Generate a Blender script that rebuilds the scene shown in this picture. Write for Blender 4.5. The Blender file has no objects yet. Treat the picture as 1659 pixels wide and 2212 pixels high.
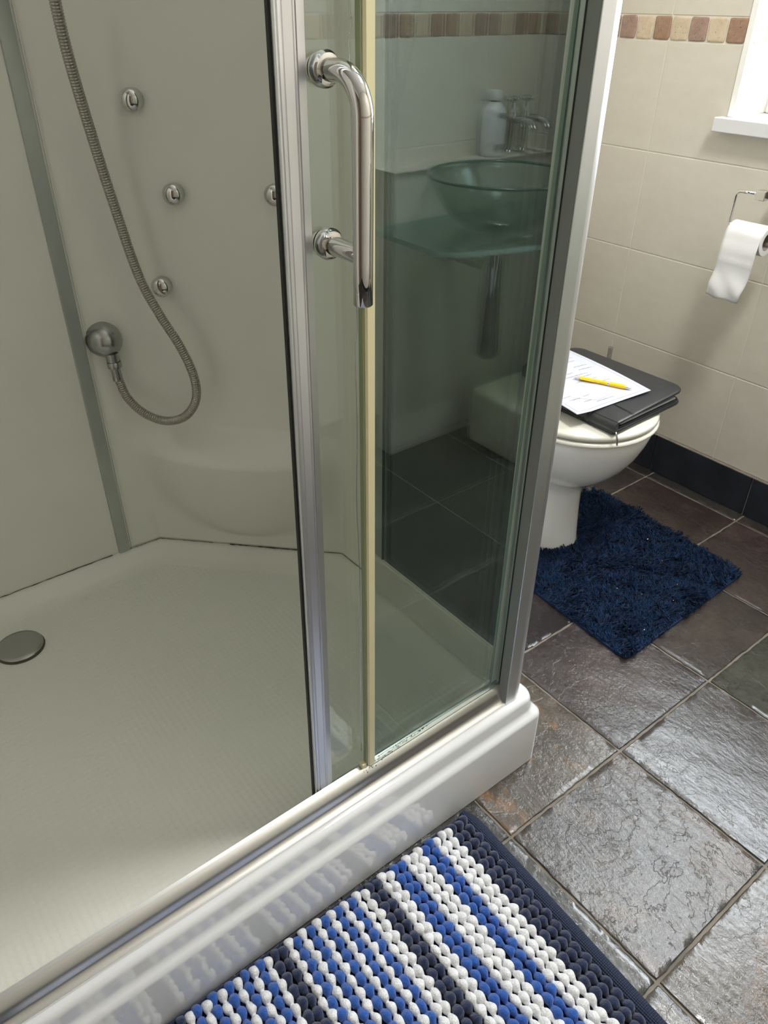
import bpy, bmesh, math, random
import numpy as np
from mathutils import Vector, Matrix, Euler

random.seed(7)
rng = np.random.default_rng(7)
scene = bpy.context.scene
COL = scene.collection
PI = math.pi

# ------------------------------------------------------------------ camera
cam_data = bpy.data.cameras.new('camera')
cam = bpy.data.objects.new('camera', cam_data)
COL.objects.link(cam)
cam.location = (-0.966916, -0.481791, 1.211959)
cam.rotation_euler = (0.977475, -0.00704790, -0.661972)
cam_data.sensor_fit = 'VERTICAL'
cam_data.sensor_height = 36.0
cam_data.lens = 1656.49 / 2212 * 36.0
cam_data.clip_start = 0.02
scene.camera = cam

# ------------------------------------------------------------------ light and exposure
scene.view_settings.view_transform = 'Standard'
scene.view_settings.look = 'None'
scene.view_settings.gamma = 1.0
scene.view_settings.use_curve_mapping = False
scene.view_settings.exposure = 0.18
world = bpy.data.worlds.new('world')
scene.world = world
world.use_nodes = True
world.node_tree.nodes['Background'].inputs[0].default_value = (0.75, 0.85, 1.0, 1)
world.node_tree.nodes['Background'].inputs[1].default_value = 1.0
scene.cycles.transparent_max_bounces = 16
scene.cycles.max_bounces = 10
scene.cycles.sample_clamp_indirect = 6.0

WINDOW_GLOW = 14.5       # daylight in the frosted window panes

def area(name, loc, rot, sx, sy, power, color):
    l = bpy.data.lights.new(name, 'AREA'); l.shape = 'RECTANGLE'; l.size = sx; l.size_y = sy
    l.energy = power; l.color = color
    o = bpy.data.objects.new(name, l); o.location = loc; o.rotation_euler = rot
    COL.objects.link(o); return o
# assumed ceiling light, unseen, added to light the tray corner and fill the room
area('assumed_ceiling_light', (.25, -.14, 2.33), (0, 0, 0), .30, .30, 25.0, (1.0, 0.985, 0.96))

# ------------------------------------------------------------------ helpers
def tag(o, label=None, cat=None, group=None, kind=None):
    if label: o['label'] = label
    if cat: o['category'] = cat
    if group: o['group'] = group
    if kind: o['kind'] = kind
    return o

def empty(name, loc=(0, 0, 0), label=None, cat=None, group=None):
    o = bpy.data.objects.new(name, None); COL.objects.link(o)
    o.location = loc; o.empty_display_size = 0.05
    return tag(o, label, cat, group)

def world_loc(o):
    v = Vector(o.location)
    while o.parent is not None:
        o = o.parent; v = v + Vector(o.location)
    return v

def adopt(o, parent):
    """parts are modelled in room coordinates; meshes get an origin relative to the thing"""
    if parent is None: return
    o.parent = parent
    w = world_loc(parent)
    o.data.transform(Matrix.Translation(-w))

def obj(name, bm, mat, parent=None, smooth=True, label=None, cat=None, kind=None, autos=None):
    if isinstance(bm, bmesh.types.BMesh):
        me = bpy.data.meshes.new(name); bm.normal_update(); bm.to_mesh(me); bm.free()
    else:
        me = bm
    mats = mat if isinstance(mat, (list, tuple)) else [mat]
    for m in mats: me.materials.append(m)
    if smooth:
        me.polygons.foreach_set('use_smooth', [True] * len(me.polygons))
        if autos is not None:
            me.set_sharp_from_angle(angle=math.radians(autos))
    o = bpy.data.objects.new(name, me); COL.objects.link(o)
    tag(o, label, cat, None, kind)
    adopt(o, parent)
    return o

def recenter(o):
    """give a top-level mesh an origin at its base"""
    me = o.data
    n = len(me.vertices); a = np.empty(n * 3); me.vertices.foreach_get('co', a); a = a.reshape(-1, 3)
    c = Vector(((a[:, 0].min() + a[:, 0].max()) / 2, (a[:, 1].min() + a[:, 1].max()) / 2, a[:, 2].min()))
    me.transform(Matrix.Translation(-c)); o.location = c
    return o

def BM(): return bmesh.new()

def box(bm, lo, hi, bev=0.0, seg=2, mi=0):
    (x0, y0, z0), (x1, y1, z1) = lo, hi
    v = [bm.verts.new(p) for p in ((x0,y0,z0),(x1,y0,z0),(x1,y1,z0),(x0,y1,z0),(x0,y0,z1),(x1,y0,z1),(x1,y1,z1),(x0,y1,z1))]
    fs = [bm.faces.new([v[i] for i in q]) for q in ((0,3,2,1),(4,5,6,7),(0,1,5,4),(1,2,6,5),(2,3,7,6),(3,0,4,7))]
    for f in fs: f.material_index = mi
    if bev > 0:
        es = list({e for f in fs for e in f.edges})
        r = bmesh.ops.bevel(bm, geom=es, offset=bev, segments=seg, affect='EDGES', profile=0.5)
        for f in r['faces']: f.material_index = mi
    return bm

def loft(bm, loops, cap0=True, cap1=True, closed=True, mi=0):
    rings = [[bm.verts.new(p) for p in l] for l in loops]
    n = len(rings[0])
    for a, b in zip(rings, rings[1:]):
        for i in range(n if closed else n - 1):
            j = (i + 1) % n
            f = bm.faces.new((a[i], a[j], b[j], b[i])); f.material_index = mi
    if cap0: bm.faces.new(list(reversed(rings[0]))).material_index = mi
    if cap1: bm.faces.new(rings[-1]).material_index = mi
    return rings

def fixn(bm):
    bmesh.ops.recalc_face_normals(bm, faces=bm.faces[:]); return bm

def lathe(bm, prof, origin=(0,0,0), axis='Z', n=32, cap=True, mat4=None):
    """prof: list of (radius, height)"""
    loops = []
    for r, h in prof:
        l = []
        for i in range(n):
            a = 2 * PI * i / n
            l.append(Vector((r * math.cos(a), r * math.sin(a), h)))
        loops.append(l)
    M = mat4 if mat4 is not None else Matrix.Identity(4)
    if axis == 'Y-': M = Matrix.Rotation(PI/2, 4, 'X')       # height goes towards -Y
    if axis == 'X-': M = Matrix.Rotation(-PI/2, 4, 'Y')
    o = Vector(origin)
    loops = [[o + (M @ p) for p in l] for l in loops]
    loft(bm, loops, cap, cap)
    return fixn(bm)

def aim(d):
    return Vector(d).to_track_quat('Z', 'Y').to_matrix().to_4x4()

def tube(bm, pts, r, n=16, cap=True):
    pts = [Vector(p) for p in pts]
    rs = r if isinstance(r, (list, tuple)) else [r] * len(pts)
    T = []
    for i in range(len(pts)):
        a = pts[max(0, i - 1)]; b = pts[min(len(pts) - 1, i + 1)]
        T.append((b - a).normalized())
    up = Vector((0, 0, 1)) if abs(T[0].z) < .9 else Vector((0, 1, 0))
    N = (up - up.dot(T[0]) * T[0]).normalized()
    loops = []
    for i, p in enumerate(pts):
        N = (N - N.dot(T[i]) * T[i]).normalized()
        B = T[i].cross(N)
        loops.append([p + rs[i] * (math.cos(2*PI*k/n) * N + math.sin(2*PI*k/n) * B) for k in range(n)])
    loft(bm, loops, cap, cap)
    return fixn(bm)

def spline(pts, sub=12):
    P = [Vector(p) for p in pts]; P = [2*P[0]-P[1]] + P + [2*P[-1]-P[-2]]
    out = []
    for i in range(1, len(P) - 2):
        for k in range(sub):
            t = k / sub
            a, b, c, d = P[i-1], P[i], P[i+1], P[i+2]
            out.append(0.5*((2*b) + (c-a)*t + (2*a-5*b+4*c-d)*t*t + (3*b-a-3*c+d)*t**3))
    out.append(P[-2].copy())
    return out

def extrude_poly(bm, poly, z0, z1, mi=0, cap=True):
    """vertical prism from a plan outline"""
    loft(bm, [[(x, y, z0) for x, y in poly], [(x, y, z1) for x, y in poly]], cap, cap, mi=mi)
    return fixn(bm)

def sstep(a, b, x):
    t = np.clip((x - a) / (b - a), 0, 1); return t * t * (3 - 2 * t)

def np_mesh(name, V, F):
    me = bpy.data.meshes.new(name)
    V = np.asarray(V, dtype=np.float64).reshape(-1, 3); F = np.asarray(F, dtype=np.int64)
    k = F.shape[1]
    me.vertices.add(len(V)); me.vertices.foreach_set('co', V.ravel())
    me.loops.add(F.size); me.loops.foreach_set('vertex_index', F.ravel())
    me.polygons.add(len(F)); me.polygons.foreach_set('loop_start', np.arange(0, F.size, k))
    me.polygons.foreach_set('loop_total', np.full(len(F), k))
    me.update(calc_edges=True)
    return me

# ------------------------------------------------------------------ materials
def new_mat(name):
    m = bpy.data.materials.new(name); m.use_nodes = True
    nt = m.node_tree; b = nt.nodes['Principled BSDF']
    return m, nt, b

def N(nt, t, **kw):
    n = nt.nodes.new(t)
    for k, v in kw.items():
        if k.startswith('i_'):
            n.inputs[k[2:].replace('_', ' ')].default_value = v
        else: setattr(n, k, v)
    return n

def mix_rgb(nt, fac, a, b, blend='MIX'):
    n = nt.nodes.new('ShaderNodeMix'); n.data_type = 'RGBA'; n.blend_type = blend
    for sock, v in ((n.inputs[0], fac), (n.inputs[6], a), (n.inputs[7], b)):
        if hasattr(v, 'node'): nt.links.new(v, sock)
        else: sock.default_value = v if not isinstance(v, tuple) or len(v) == 4 else (*v, 1)
    return n.outputs[2]

def mathn(nt, op, a, b=None, c=None):
    n = nt.nodes.new('ShaderNodeMath'); n.operation = op
    for i, v in enumerate((a, b, c)):
        if v is None: continue
        if hasattr(v, 'node'): nt.links.new(v, n.inputs[i])
        else: n.inputs[i].default_value = v
    return n.outputs[0]

def ramp(nt, fac, stops, interp='LINEAR'):
    n = nt.nodes.new('ShaderNodeValToRGB'); n.color_ramp.interpolation = interp
    e = n.color_ramp.elements
    while len(e) > 1: e.remove(e[-1])
    e[0].position = stops[0][0]; e[0].color = (*stops[0][1], 1) if len(stops[0][1]) == 3 else stops[0][1]
    for p, c in stops[1:]:
        k = e.new(p); k.color = (*c, 1) if len(c) == 3 else c
    nt.links.new(fac, n.inputs[0]); return n.outputs[0]

def coords(nt, scale=(1,1,1), rot=(0,0,0)):
    g = N(nt, 'ShaderNodeNewGeometry')
    m = N(nt, 'ShaderNodeMapping'); m.inputs['Scale'].default_value = scale; m.inputs['Rotation'].default_value = rot
    nt.links.new(g.outputs['Position'], m.inputs['Vector']); return m.outputs[0]

def noise(nt, vec, scale, detail=4, rough=0.55, dist=0.0):
    n = N(nt, 'ShaderNodeTexNoise'); n.inputs['Scale'].default_value = scale
    n.inputs['Detail'].default_value = detail; n.inputs['Roughness'].default_value = rough
    n.inputs['Distortion'].default_value = dist
    nt.links.new(vec, n.inputs['Vector']); return n.outputs[0]

def bump(nt, h, strength, dist, bsdf, prev=None):
    n = N(nt, 'ShaderNodeBump'); n.inputs['Strength'].default_value = strength; n.inputs['Distance'].default_value = dist
    nt.links.new(h, n.inputs['Height'])
    if prev is not None: nt.links.new(prev, n.inputs['Normal'])
    if bsdf is not None: nt.links.new(n.outputs[0], bsdf.inputs['Normal'])
    return n.outputs[0]

def simple(name, col, rough=0.5, metal=0.0, spec=0.5, coat=0.0, sheen=0.0, bumps=None, var=None, rvar=None):
    m, nt, b = new_mat(name)
    b.inputs['Base Color'].default_value = (*col, 1); b.inputs['Roughness'].default_value = rough
    b.inputs['Metallic'].default_value = metal; b.inputs['Specular IOR Level'].default_value = spec
    b.inputs['Coat Weight'].default_value = coat; b.inputs['Coat Roughness'].default_value = 0.08
    b.inputs['Sheen Weight'].default_value = sheen
    v = coords(nt)
    if bumps:
        pv = None
        for sc, st, di in bumps:
            pv = bump(nt, noise(nt, v, sc), st, di, b, pv)
    if var:
        sc, amt = var
        lo = tuple(c * (1 - amt) for c in col); hi = tuple(min(1, c * (1 + amt)) for c in col)
        nt.links.new(ramp(nt, noise(nt, v, sc, 5), [(0.3, lo), (0.7, hi)]), b.inputs['Base Color'])
    if rvar:
        sc, r0, r1 = rvar
        mr = N(nt, 'ShaderNodeMapRange'); mr.inputs[1].default_value = .3; mr.inputs[2].default_value = .7
        mr.inputs[3].default_value = r0; mr.inputs[4].default_value = r1
        nt.links.new(noise(nt, v, sc, 5), mr.inputs[0]); nt.links.new(mr.outputs[0], b.inputs['Roughness'])
    return m

M = {}
M['acrylic'] = simple('cream_acrylic', (0.86, 0.855, 0.79), 0.26, spec=0.5, var=(6, 0.02), bumps=[(9, .06, .004)])
M['tray_white'] = simple('white_tray_acrylic', (0.77, 0.78, 0.79), 0.06, coat=1.0)
M['tray_white'].node_tree.nodes['Principled BSDF'].inputs['Coat Roughness'].default_value = .02
M['chrome'] = simple('chrome', (0.66, 0.645, 0.63), 0.035, metal=1.0)
M['dull_chrome'] = simple('dull_chrome', (0.42, 0.42, 0.41), 0.26, metal=1.0)
M['steel'] = simple('brushed_steel', (0.42, 0.40, 0.36), 0.3, metal=1.0)
M['alu'] = simple('satin_aluminium', (0.80, 0.81, 0.84), 0.36, metal=1.0)
M['alu_rail'] = simple('satin_silver_rail', (0.80, 0.80, 0.80), 0.26, metal=1.0)
M['alu_dark'] = simple('dark_satin_aluminium', (0.34, 0.345, 0.33), 0.5, metal=.5)
M['alu_grey'] = simple('dull_grey_aluminium', (0.50, 0.515, 0.505), 0.42, metal=0.9, var=(12, .07))
M['black_rubber'] = simple('black_rubber', (0.012, 0.012, 0.013), 0.5)
M['seal'] = simple('yellowed_plastic', (0.80, 0.74, 0.46), 0.25, coat=.3)
M['seal_green'] = simple('greenish_plastic', (0.32, 0.36, 0.20), 0.25)
M['ceramic'] = simple('white_ceramic', (0.90, 0.895, 0.88), 0.08, coat=0.5)
M['seatplastic'] = simple('cream_plastic', (0.70, 0.685, 0.61), 0.16, coat=0.3)
M['leather'] = simple('black_leather', (0.012, 0.013, 0.016), 0.36, spec=.6, bumps=[(900, .35, .0008), (120, .12, .001)])
M['paper'] = simple('paper', (0.50, 0.51, 0.565), 0.85, spec=.1)
M['tissue'] = simple('tissue', (0.74, 0.74, 0.74), 0.9, bumps=[(500, .5, .0006), (60, .25, .002)])
M['ink'] = simple('grey_ink', (0.13, 0.13, 0.16), 0.8)
M['pen_yellow'] = simple('yellow_plastic', (0.93, 0.58, 0.015), 0.2, coat=.5)
M['silver_plastic'] = simple('silver_plastic', (0.78, 0.78, 0.78), 0.2, metal=.8)
M['white_paint'] = simple('white_paint', (0.66, 0.665, 0.68), 0.4)
M['trim_white'] = simple('white_trim_plastic', (0.80, 0.79, 0.76), 0.3)
M['ceiling'] = simple('ceiling_paint', (0.85, 0.84, 0.82), 0.8)
M['plaster'] = simple('hall_plaster', (0.72, 0.68, 0.60), 0.8)
M['wood'] = simple('brown_wood', (0.15, 0.095, 0.065), 0.4, var=(5, .25))
M['navy_cloth'] = simple('navy_canvas', (0.006, 0.022, 0.075), 0.9)
M['black_cloth'] = simple('black_cloth', (0.012, 0.014, 0.016), 0.8)
M['grime'] = simple('grey_limescale', (0.20, 0.20, 0.19), 0.8)
M['mould'] = simple('mould_line', (0.10, 0.09, 0.07), 0.8)
M['grout_floor'] = simple('grey_grout', (0.20, 0.178, 0.15), 0.9, var=(18, .25), bumps=[(300, .4, .001)])
M['grout_wall'] = simple('cream_grout', (0.68, 0.64, 0.55), 0.8)
M['pouch'] = M['black_cloth']

# glazing: thin uniform tint plus mirror reflection rising towards grazing angles
def glazing(name, tint, f0=0.045, haze=0.0, hazecol=(.5,.5,.45)):
    m = bpy.data.materials.new(name); m.use_nodes = True; nt = m.node_tree
    nt.nodes.clear()
    out = N(nt, 'ShaderNodeOutputMaterial')
    tr = N(nt, 'ShaderNodeBsdfTransparent'); tr.inputs[0].default_value = (*tint, 1)
    gl = N(nt, 'ShaderNodeBsdfGlossy'); gl.inputs['Roughness'].default_value = 0.0; gl.inputs[0].default_value = (0.86, 0.97, 1.0, 1)
    lw = N(nt, 'ShaderNodeLayerWeight')          # facing = 1-|cos|
    p5 = mathn(nt, 'POWER', lw.outputs['Facing'], 5.0)
    fr = mathn(nt, 'MULTIPLY_ADD', p5, 1 - f0, f0)
    mx = N(nt, 'ShaderNodeMixShader')
    nt.links.new(fr, mx.inputs[0])
    base = tr.outputs[0]
    if haze > 0:
        df = N(nt, 'ShaderNodeBsdfDiffuse'); df.inputs[0].default_value = (*hazecol, 1)
        hm = N(nt, 'ShaderNodeMixShader')
        v = coords(nt, (14, 14, .7))
        h1 = noise(nt, v, 3.0, 4, .7)
        v2 = coords(nt)
        h2 = ramp(nt, noise(nt, v2, 420, 2, .5), [(0.70, (0,0,0)), (0.76, (1,1,1))])
        f = mathn(nt, 'MULTIPLY', h1, haze)
        f = mathn(nt, 'ADD', f, mathn(nt, 'MULTIPLY', h2, haze * 1.6))
        nt.links.new(f, hm.inputs[0]); nt.links.new(tr.outputs[0], hm.inputs[1]); nt.links.new(df.outputs[0], hm.inputs[2])
        base = hm.outputs[0]
    nt.links.new(base, mx.inputs[1]); nt.links.new(gl.outputs[0], mx.inputs[2])
    nt.links.new(mx.outputs[0], out.inputs[0])
    return m
M['glass_clear'] = glazing('clear_glass', (0.965, 0.98, 0.955), 0.055, 0.02)
M['glass_grey'] = glazing('grey_tinted_glass', (0.865, 0.900, 0.880), 0.10, 0.02)
M['glass_smoke'] = glazing('smoked_glass', (0.065, 0.085, 0.072), 0.045, 0.015)
M['glass_basin'] = glazing('green_basin_glass', (0.80, 0.855, 0.82), 0.06, 0.0)
M['glass_rim'] = simple('dark_green_glass_rim', (0.05, 0.11, 0.085), 0.1, coat=.5)
M['glass_edge'] = simple('green_glass_edge', (0.35, 0.48, 0.42), 0.15, coat=.4)

# cream wall tiles
def wall_tile_mat():
    m, nt, b = new_mat('cream_wall_tile')
    v = coords(nt, (1, 1, 2.2))
    n1 = noise(nt, v, 3.0, 5, .6, .4); n2 = noise(nt, v, 22, 4, .6)
    c = ramp(nt, n1, [(0.3, (0.555, 0.515, 0.435)), (0.7, (0.62, 0.585, 0.505))])
    c = mix_rgb(nt, 0.25, c, ramp(nt, n2, [(0.3, (0.52, 0.48, 0.40)), (0.7, (0.62, 0.585, 0.505))]))
    nt.links.new(c, b.inputs['Base Color'])
    b.inputs['Roughness'].default_value = 0.5
    bump(nt, noise(nt, v, 60, 3), .06, .002, b)
    return m
M['wall_tile'] = wall_tile_mat()

def travertine(name, c0, c1):
    m, nt, b = new_mat(name); v = coords(nt)
    n1 = noise(nt, v, 60, 6, .65, .6)
    c = ramp(nt, n1, [(0.28, c0), (0.7, c1)])
    pits = ramp(nt, noise(nt, coords(nt, (1, 1, 1)), 240, 3, .5), [(0.30, (1,1,1)), (0.36, (0,0,0))])
    c = mix_rgb(nt, mathn(nt, 'MULTIPLY', pits, .7), c, tuple(x * .35 for x in c0))
    nt.links.new(c, b.inputs['Base Color']); b.inputs['Roughness'].default_value = .55
    bump(nt, noise(nt, v, 200, 4), .4, .001, b)
    return m
M['trav_light'] = travertine('light_travertine', (0.48, 0.38, 0.26), (0.60, 0.50, 0.37))
M['trav_pink'] = travertine('pink_brown_travertine', (0.24, 0.15, 0.115), (0.36, 0.25, 0.20))
M['trav_brown'] = travertine('brown_travertine', (0.23, 0.135, 0.085), (0.36, 0.23, 0.155))

M['skirting'] = simple('dark_honed_slate', (0.016, 0.020, 0.027), .5, spec=.35, var=(14, .35), bumps=[(40, .25, .002)])
# slate
def slate_mat():
    m, nt, b = new_mat('riven_slate')
    at = N(nt, 'ShaderNodeAttribute', attribute_name='tint'); sd = N(nt, 'ShaderNodeAttribute', attribute_name='seed')
    g = N(nt, 'ShaderNodeNewGeometry')
    add = N(nt, 'ShaderNodeVectorMath', operation='ADD')
    nt.links.new(g.outputs['Position'], add.inputs[0]); nt.links.new(sd.outputs['Vector'], add.inputs[1])
    v = add.outputs[0]
    st = N(nt, 'ShaderNodeMapping'); st.inputs['Scale'].default_value = (3.2, 1, 1); st.inputs['Rotation'].default_value = (0, 0, .35)
    nt.links.new(v, st.inputs['Vector']); vs = st.outputs[0]
    big = noise(nt, v, 5, 6, .6, .6)
    fine = noise(nt, v, 60, 6, .65, .8)
    streak = noise(nt, vs, 26, 5, .6, .6)
    rust = noise(nt, v, 11, 5, .6, .8)
    col = mix_rgb(nt, 1.0, at.outputs['Color'], ramp(nt, big, [(0.25, (.18,.18,.18)), (0.5, (.32,.31,.305)), (0.75, (.54,.51,.485))]), 'MULTIPLY')
    col = mix_rgb(nt, 0.75, col, ramp(nt, fine, [(0.3, (.72,.72,.72)), (0.7, (1.2,1.2,1.2))]), 'MULTIPLY')
    # rust stains where the tile carries them (alpha of the seed)
    rf = N(nt, 'ShaderNodeAttribute', attribute_name='rust')
    rm = mathn(nt, 'MULTIPLY', ramp(nt, rust, [(0.53, (0,0,0)), (0.63, (.8,.8,.8))]), rf.outputs['Fac'])
    col = mix_rgb(nt, rm, col, (0.16, 0.085, 0.04, 1))
    nt.links.new(col, b.inputs['Base Color'])
    # riven relief: terraces broken by flake edges
    h1 = noise(nt, v, 7, 8, .62, .35)
    t = mathn(nt, 'MULTIPLY', h1, 9.0)
    fl = mathn(nt, 'FLOOR', t); frac = mathn(nt, 'SUBTRACT', t, fl)
    sm = ramp(nt, frac, [(0.0, (0,0,0)), (0.10, (1,1,1))])
    terr = mathn(nt, 'ADD', fl, sm)
    rg = N(nt, 'ShaderNodeAttribute', attribute_name='relief')
    nrm = bump(nt, mathn(nt, 'MULTIPLY', terr, rg.outputs['Fac']), 0.45, .0007, None)
    nrm = bump(nt, mathn(nt, 'MULTIPLY', streak, rg.outputs['Fac']), .38, .0035, None, nrm)
    nrm = bump(nt, mathn(nt, 'MULTIPLY', noise(nt, v, 110, 5, .65, .2), rg.outputs['Fac']), .40, .0018, None, nrm)
    nrm = bump(nt, noise(nt, v, 30, 6, .62, .2), .22, .003, b, nrm)
    rr = N(nt, 'ShaderNodeMapRange'); rr.inputs[1].default_value = .3; rr.inputs[2].default_value = .7
    rr.inputs[3].default_value = .12; rr.inputs[4].default_value = .27
    nt.links.new(fine, rr.inputs[0]); nt.links.new(rr.outputs[0], b.inputs['Roughness'])
    b.inputs['Specular IOR Level'].default_value = 0.78
    return m
M['slate'] = slate_mat()

# shower tray floor: small raised diamonds, shaded cream look put into the colour
def tray_floor_mat():
    m, nt, b = new_mat('dimpled_cream_acrylic')
    b.inputs['Base Color'].default_value = (0.84, 0.84, 0.775, 1); b.inputs['Roughness'].default_value = .26
    g = N(nt, 'ShaderNodeNewGeometry'); sp = N(nt, 'ShaderNodeSeparateXYZ'); nt.links.new(g.outputs['Position'], sp.inputs[0])
    k = 2 * PI / 0.0215
    a = mathn(nt, 'MULTIPLY', mathn(nt, 'ADD', sp.outputs[0], mathn(nt, 'MULTIPLY', sp.outputs[1], .95)), k)
    c = mathn(nt, 'MULTIPLY', mathn(nt, 'SUBTRACT', sp.outputs[0], mathn(nt, 'MULTIPLY', sp.outputs[1], .95)), k)
    h = mathn(nt, 'MULTIPLY', mathn(nt, 'SINE', a), mathn(nt, 'SINE', c))
    h = ramp(nt, mathn(nt, 'MULTIPLY_ADD', h, .5, .5), [(0.25, (0,0,0)), (0.85, (1,1,1))])
    bump(nt, h, .30, .0016, b)
    return m
M['tray_floor'] = tray_floor_mat()

def cloth(name, col, sheen=.35, sc=260):
    m, nt, b = new_mat(name); v = coords(nt)
    n1 = noise(nt, v, sc, 4, .7)
    lo = tuple(c * (.86 if col[0] > .5 else .72) for c in col); hi = tuple(min(1, c * 1.10) for c in col)
    nt.links.new(ramp(nt, n1, [(.3, lo), (.65, hi)]), b.inputs['Base Color'])
    b.inputs['Roughness'].default_value = .95; b.inputs['Sheen Weight'].default_value = sheen
    b.inputs['Specular IOR Level'].default_value = .15
    bump(nt, n1, .9, .0026, b, bump(nt, noise(nt, v, 800, 3), .7, .0010, None))
    return m
M['bead_white'] = cloth('white_chenille', (0.88, 0.885, 0.90), .05, 330)
M['bead_blue'] = cloth('royal_blue_chenille', (0.022, 0.105, 0.43))
M['bead_navy'] = cloth('navy_chenille', (0.016, 0.028, 0.080))
M['pile_blue'] = cloth('dark_blue_pile', (0.005, 0.027, 0.085), .08, 60)

def hem_mat():
    m, nt, b = new_mat('navy_canvas_weave')
    b.inputs['Base Color'].default_value = (0.040, 0.070, 0.150, 1); b.inputs['Roughness'].default_value = .9
    g = N(nt, 'ShaderNodeNewGeometry'); sp = N(nt, 'ShaderNodeSeparateXYZ'); nt.links.new(g.outputs['Position'], sp.inputs[0])
    k = 2 * PI / 0.0066
    a = mathn(nt, 'SINE', mathn(nt, 'MULTIPLY', mathn(nt, 'ADD', sp.outputs[0], sp.outputs[1]), k))
    c = mathn(nt, 'SINE', mathn(nt, 'MULTIPLY', mathn(nt, 'SUBTRACT', sp.outputs[0], sp.outputs[1]), k))
    h = mathn(nt, 'MULTIPLY', a, c)
    nt.links.new(ramp(nt, h, [(0.0, (0.010, 0.016, 0.038)), (0.5, (0.030, 0.050, 0.105))]), b.inputs['Base Color'])
    bump(nt, h, .8, .0012, b)
    return m
M['hem'] = hem_mat()

def emit(name, col, s):
    m = bpy.data.materials.new(name); m.use_nodes = True; nt = m.node_tree; nt.nodes.clear()
    out = N(nt, 'ShaderNodeOutputMaterial'); e = N(nt, 'ShaderNodeEmission')
    e.inputs[0].default_value = (*col, 1); e.inputs[1].default_value = s
    nt.links.new(e.outputs[0], out.inputs[0]); return m
M['daylight_pane'] = emit('daylit_frosted_pane', (0.90, 0.96, 1.0), WINDOW_GLOW)

# ================================================================== ROOM
XR, YB, YF, XL, ZC = 0.95, 1.05, -0.96, -2.0, 2.35
WY0, WY1, WZ0, WZ1 = -0.30, 0.620, 0.975, 1.95      # window opening in the right wall
S = 'structure'

def struct(name, bm, mat, parent=None, smooth=False, **kw):
    return obj(name, fixn(bm), mat, parent, smooth, kind=S if parent is None else None, **kw)

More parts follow.
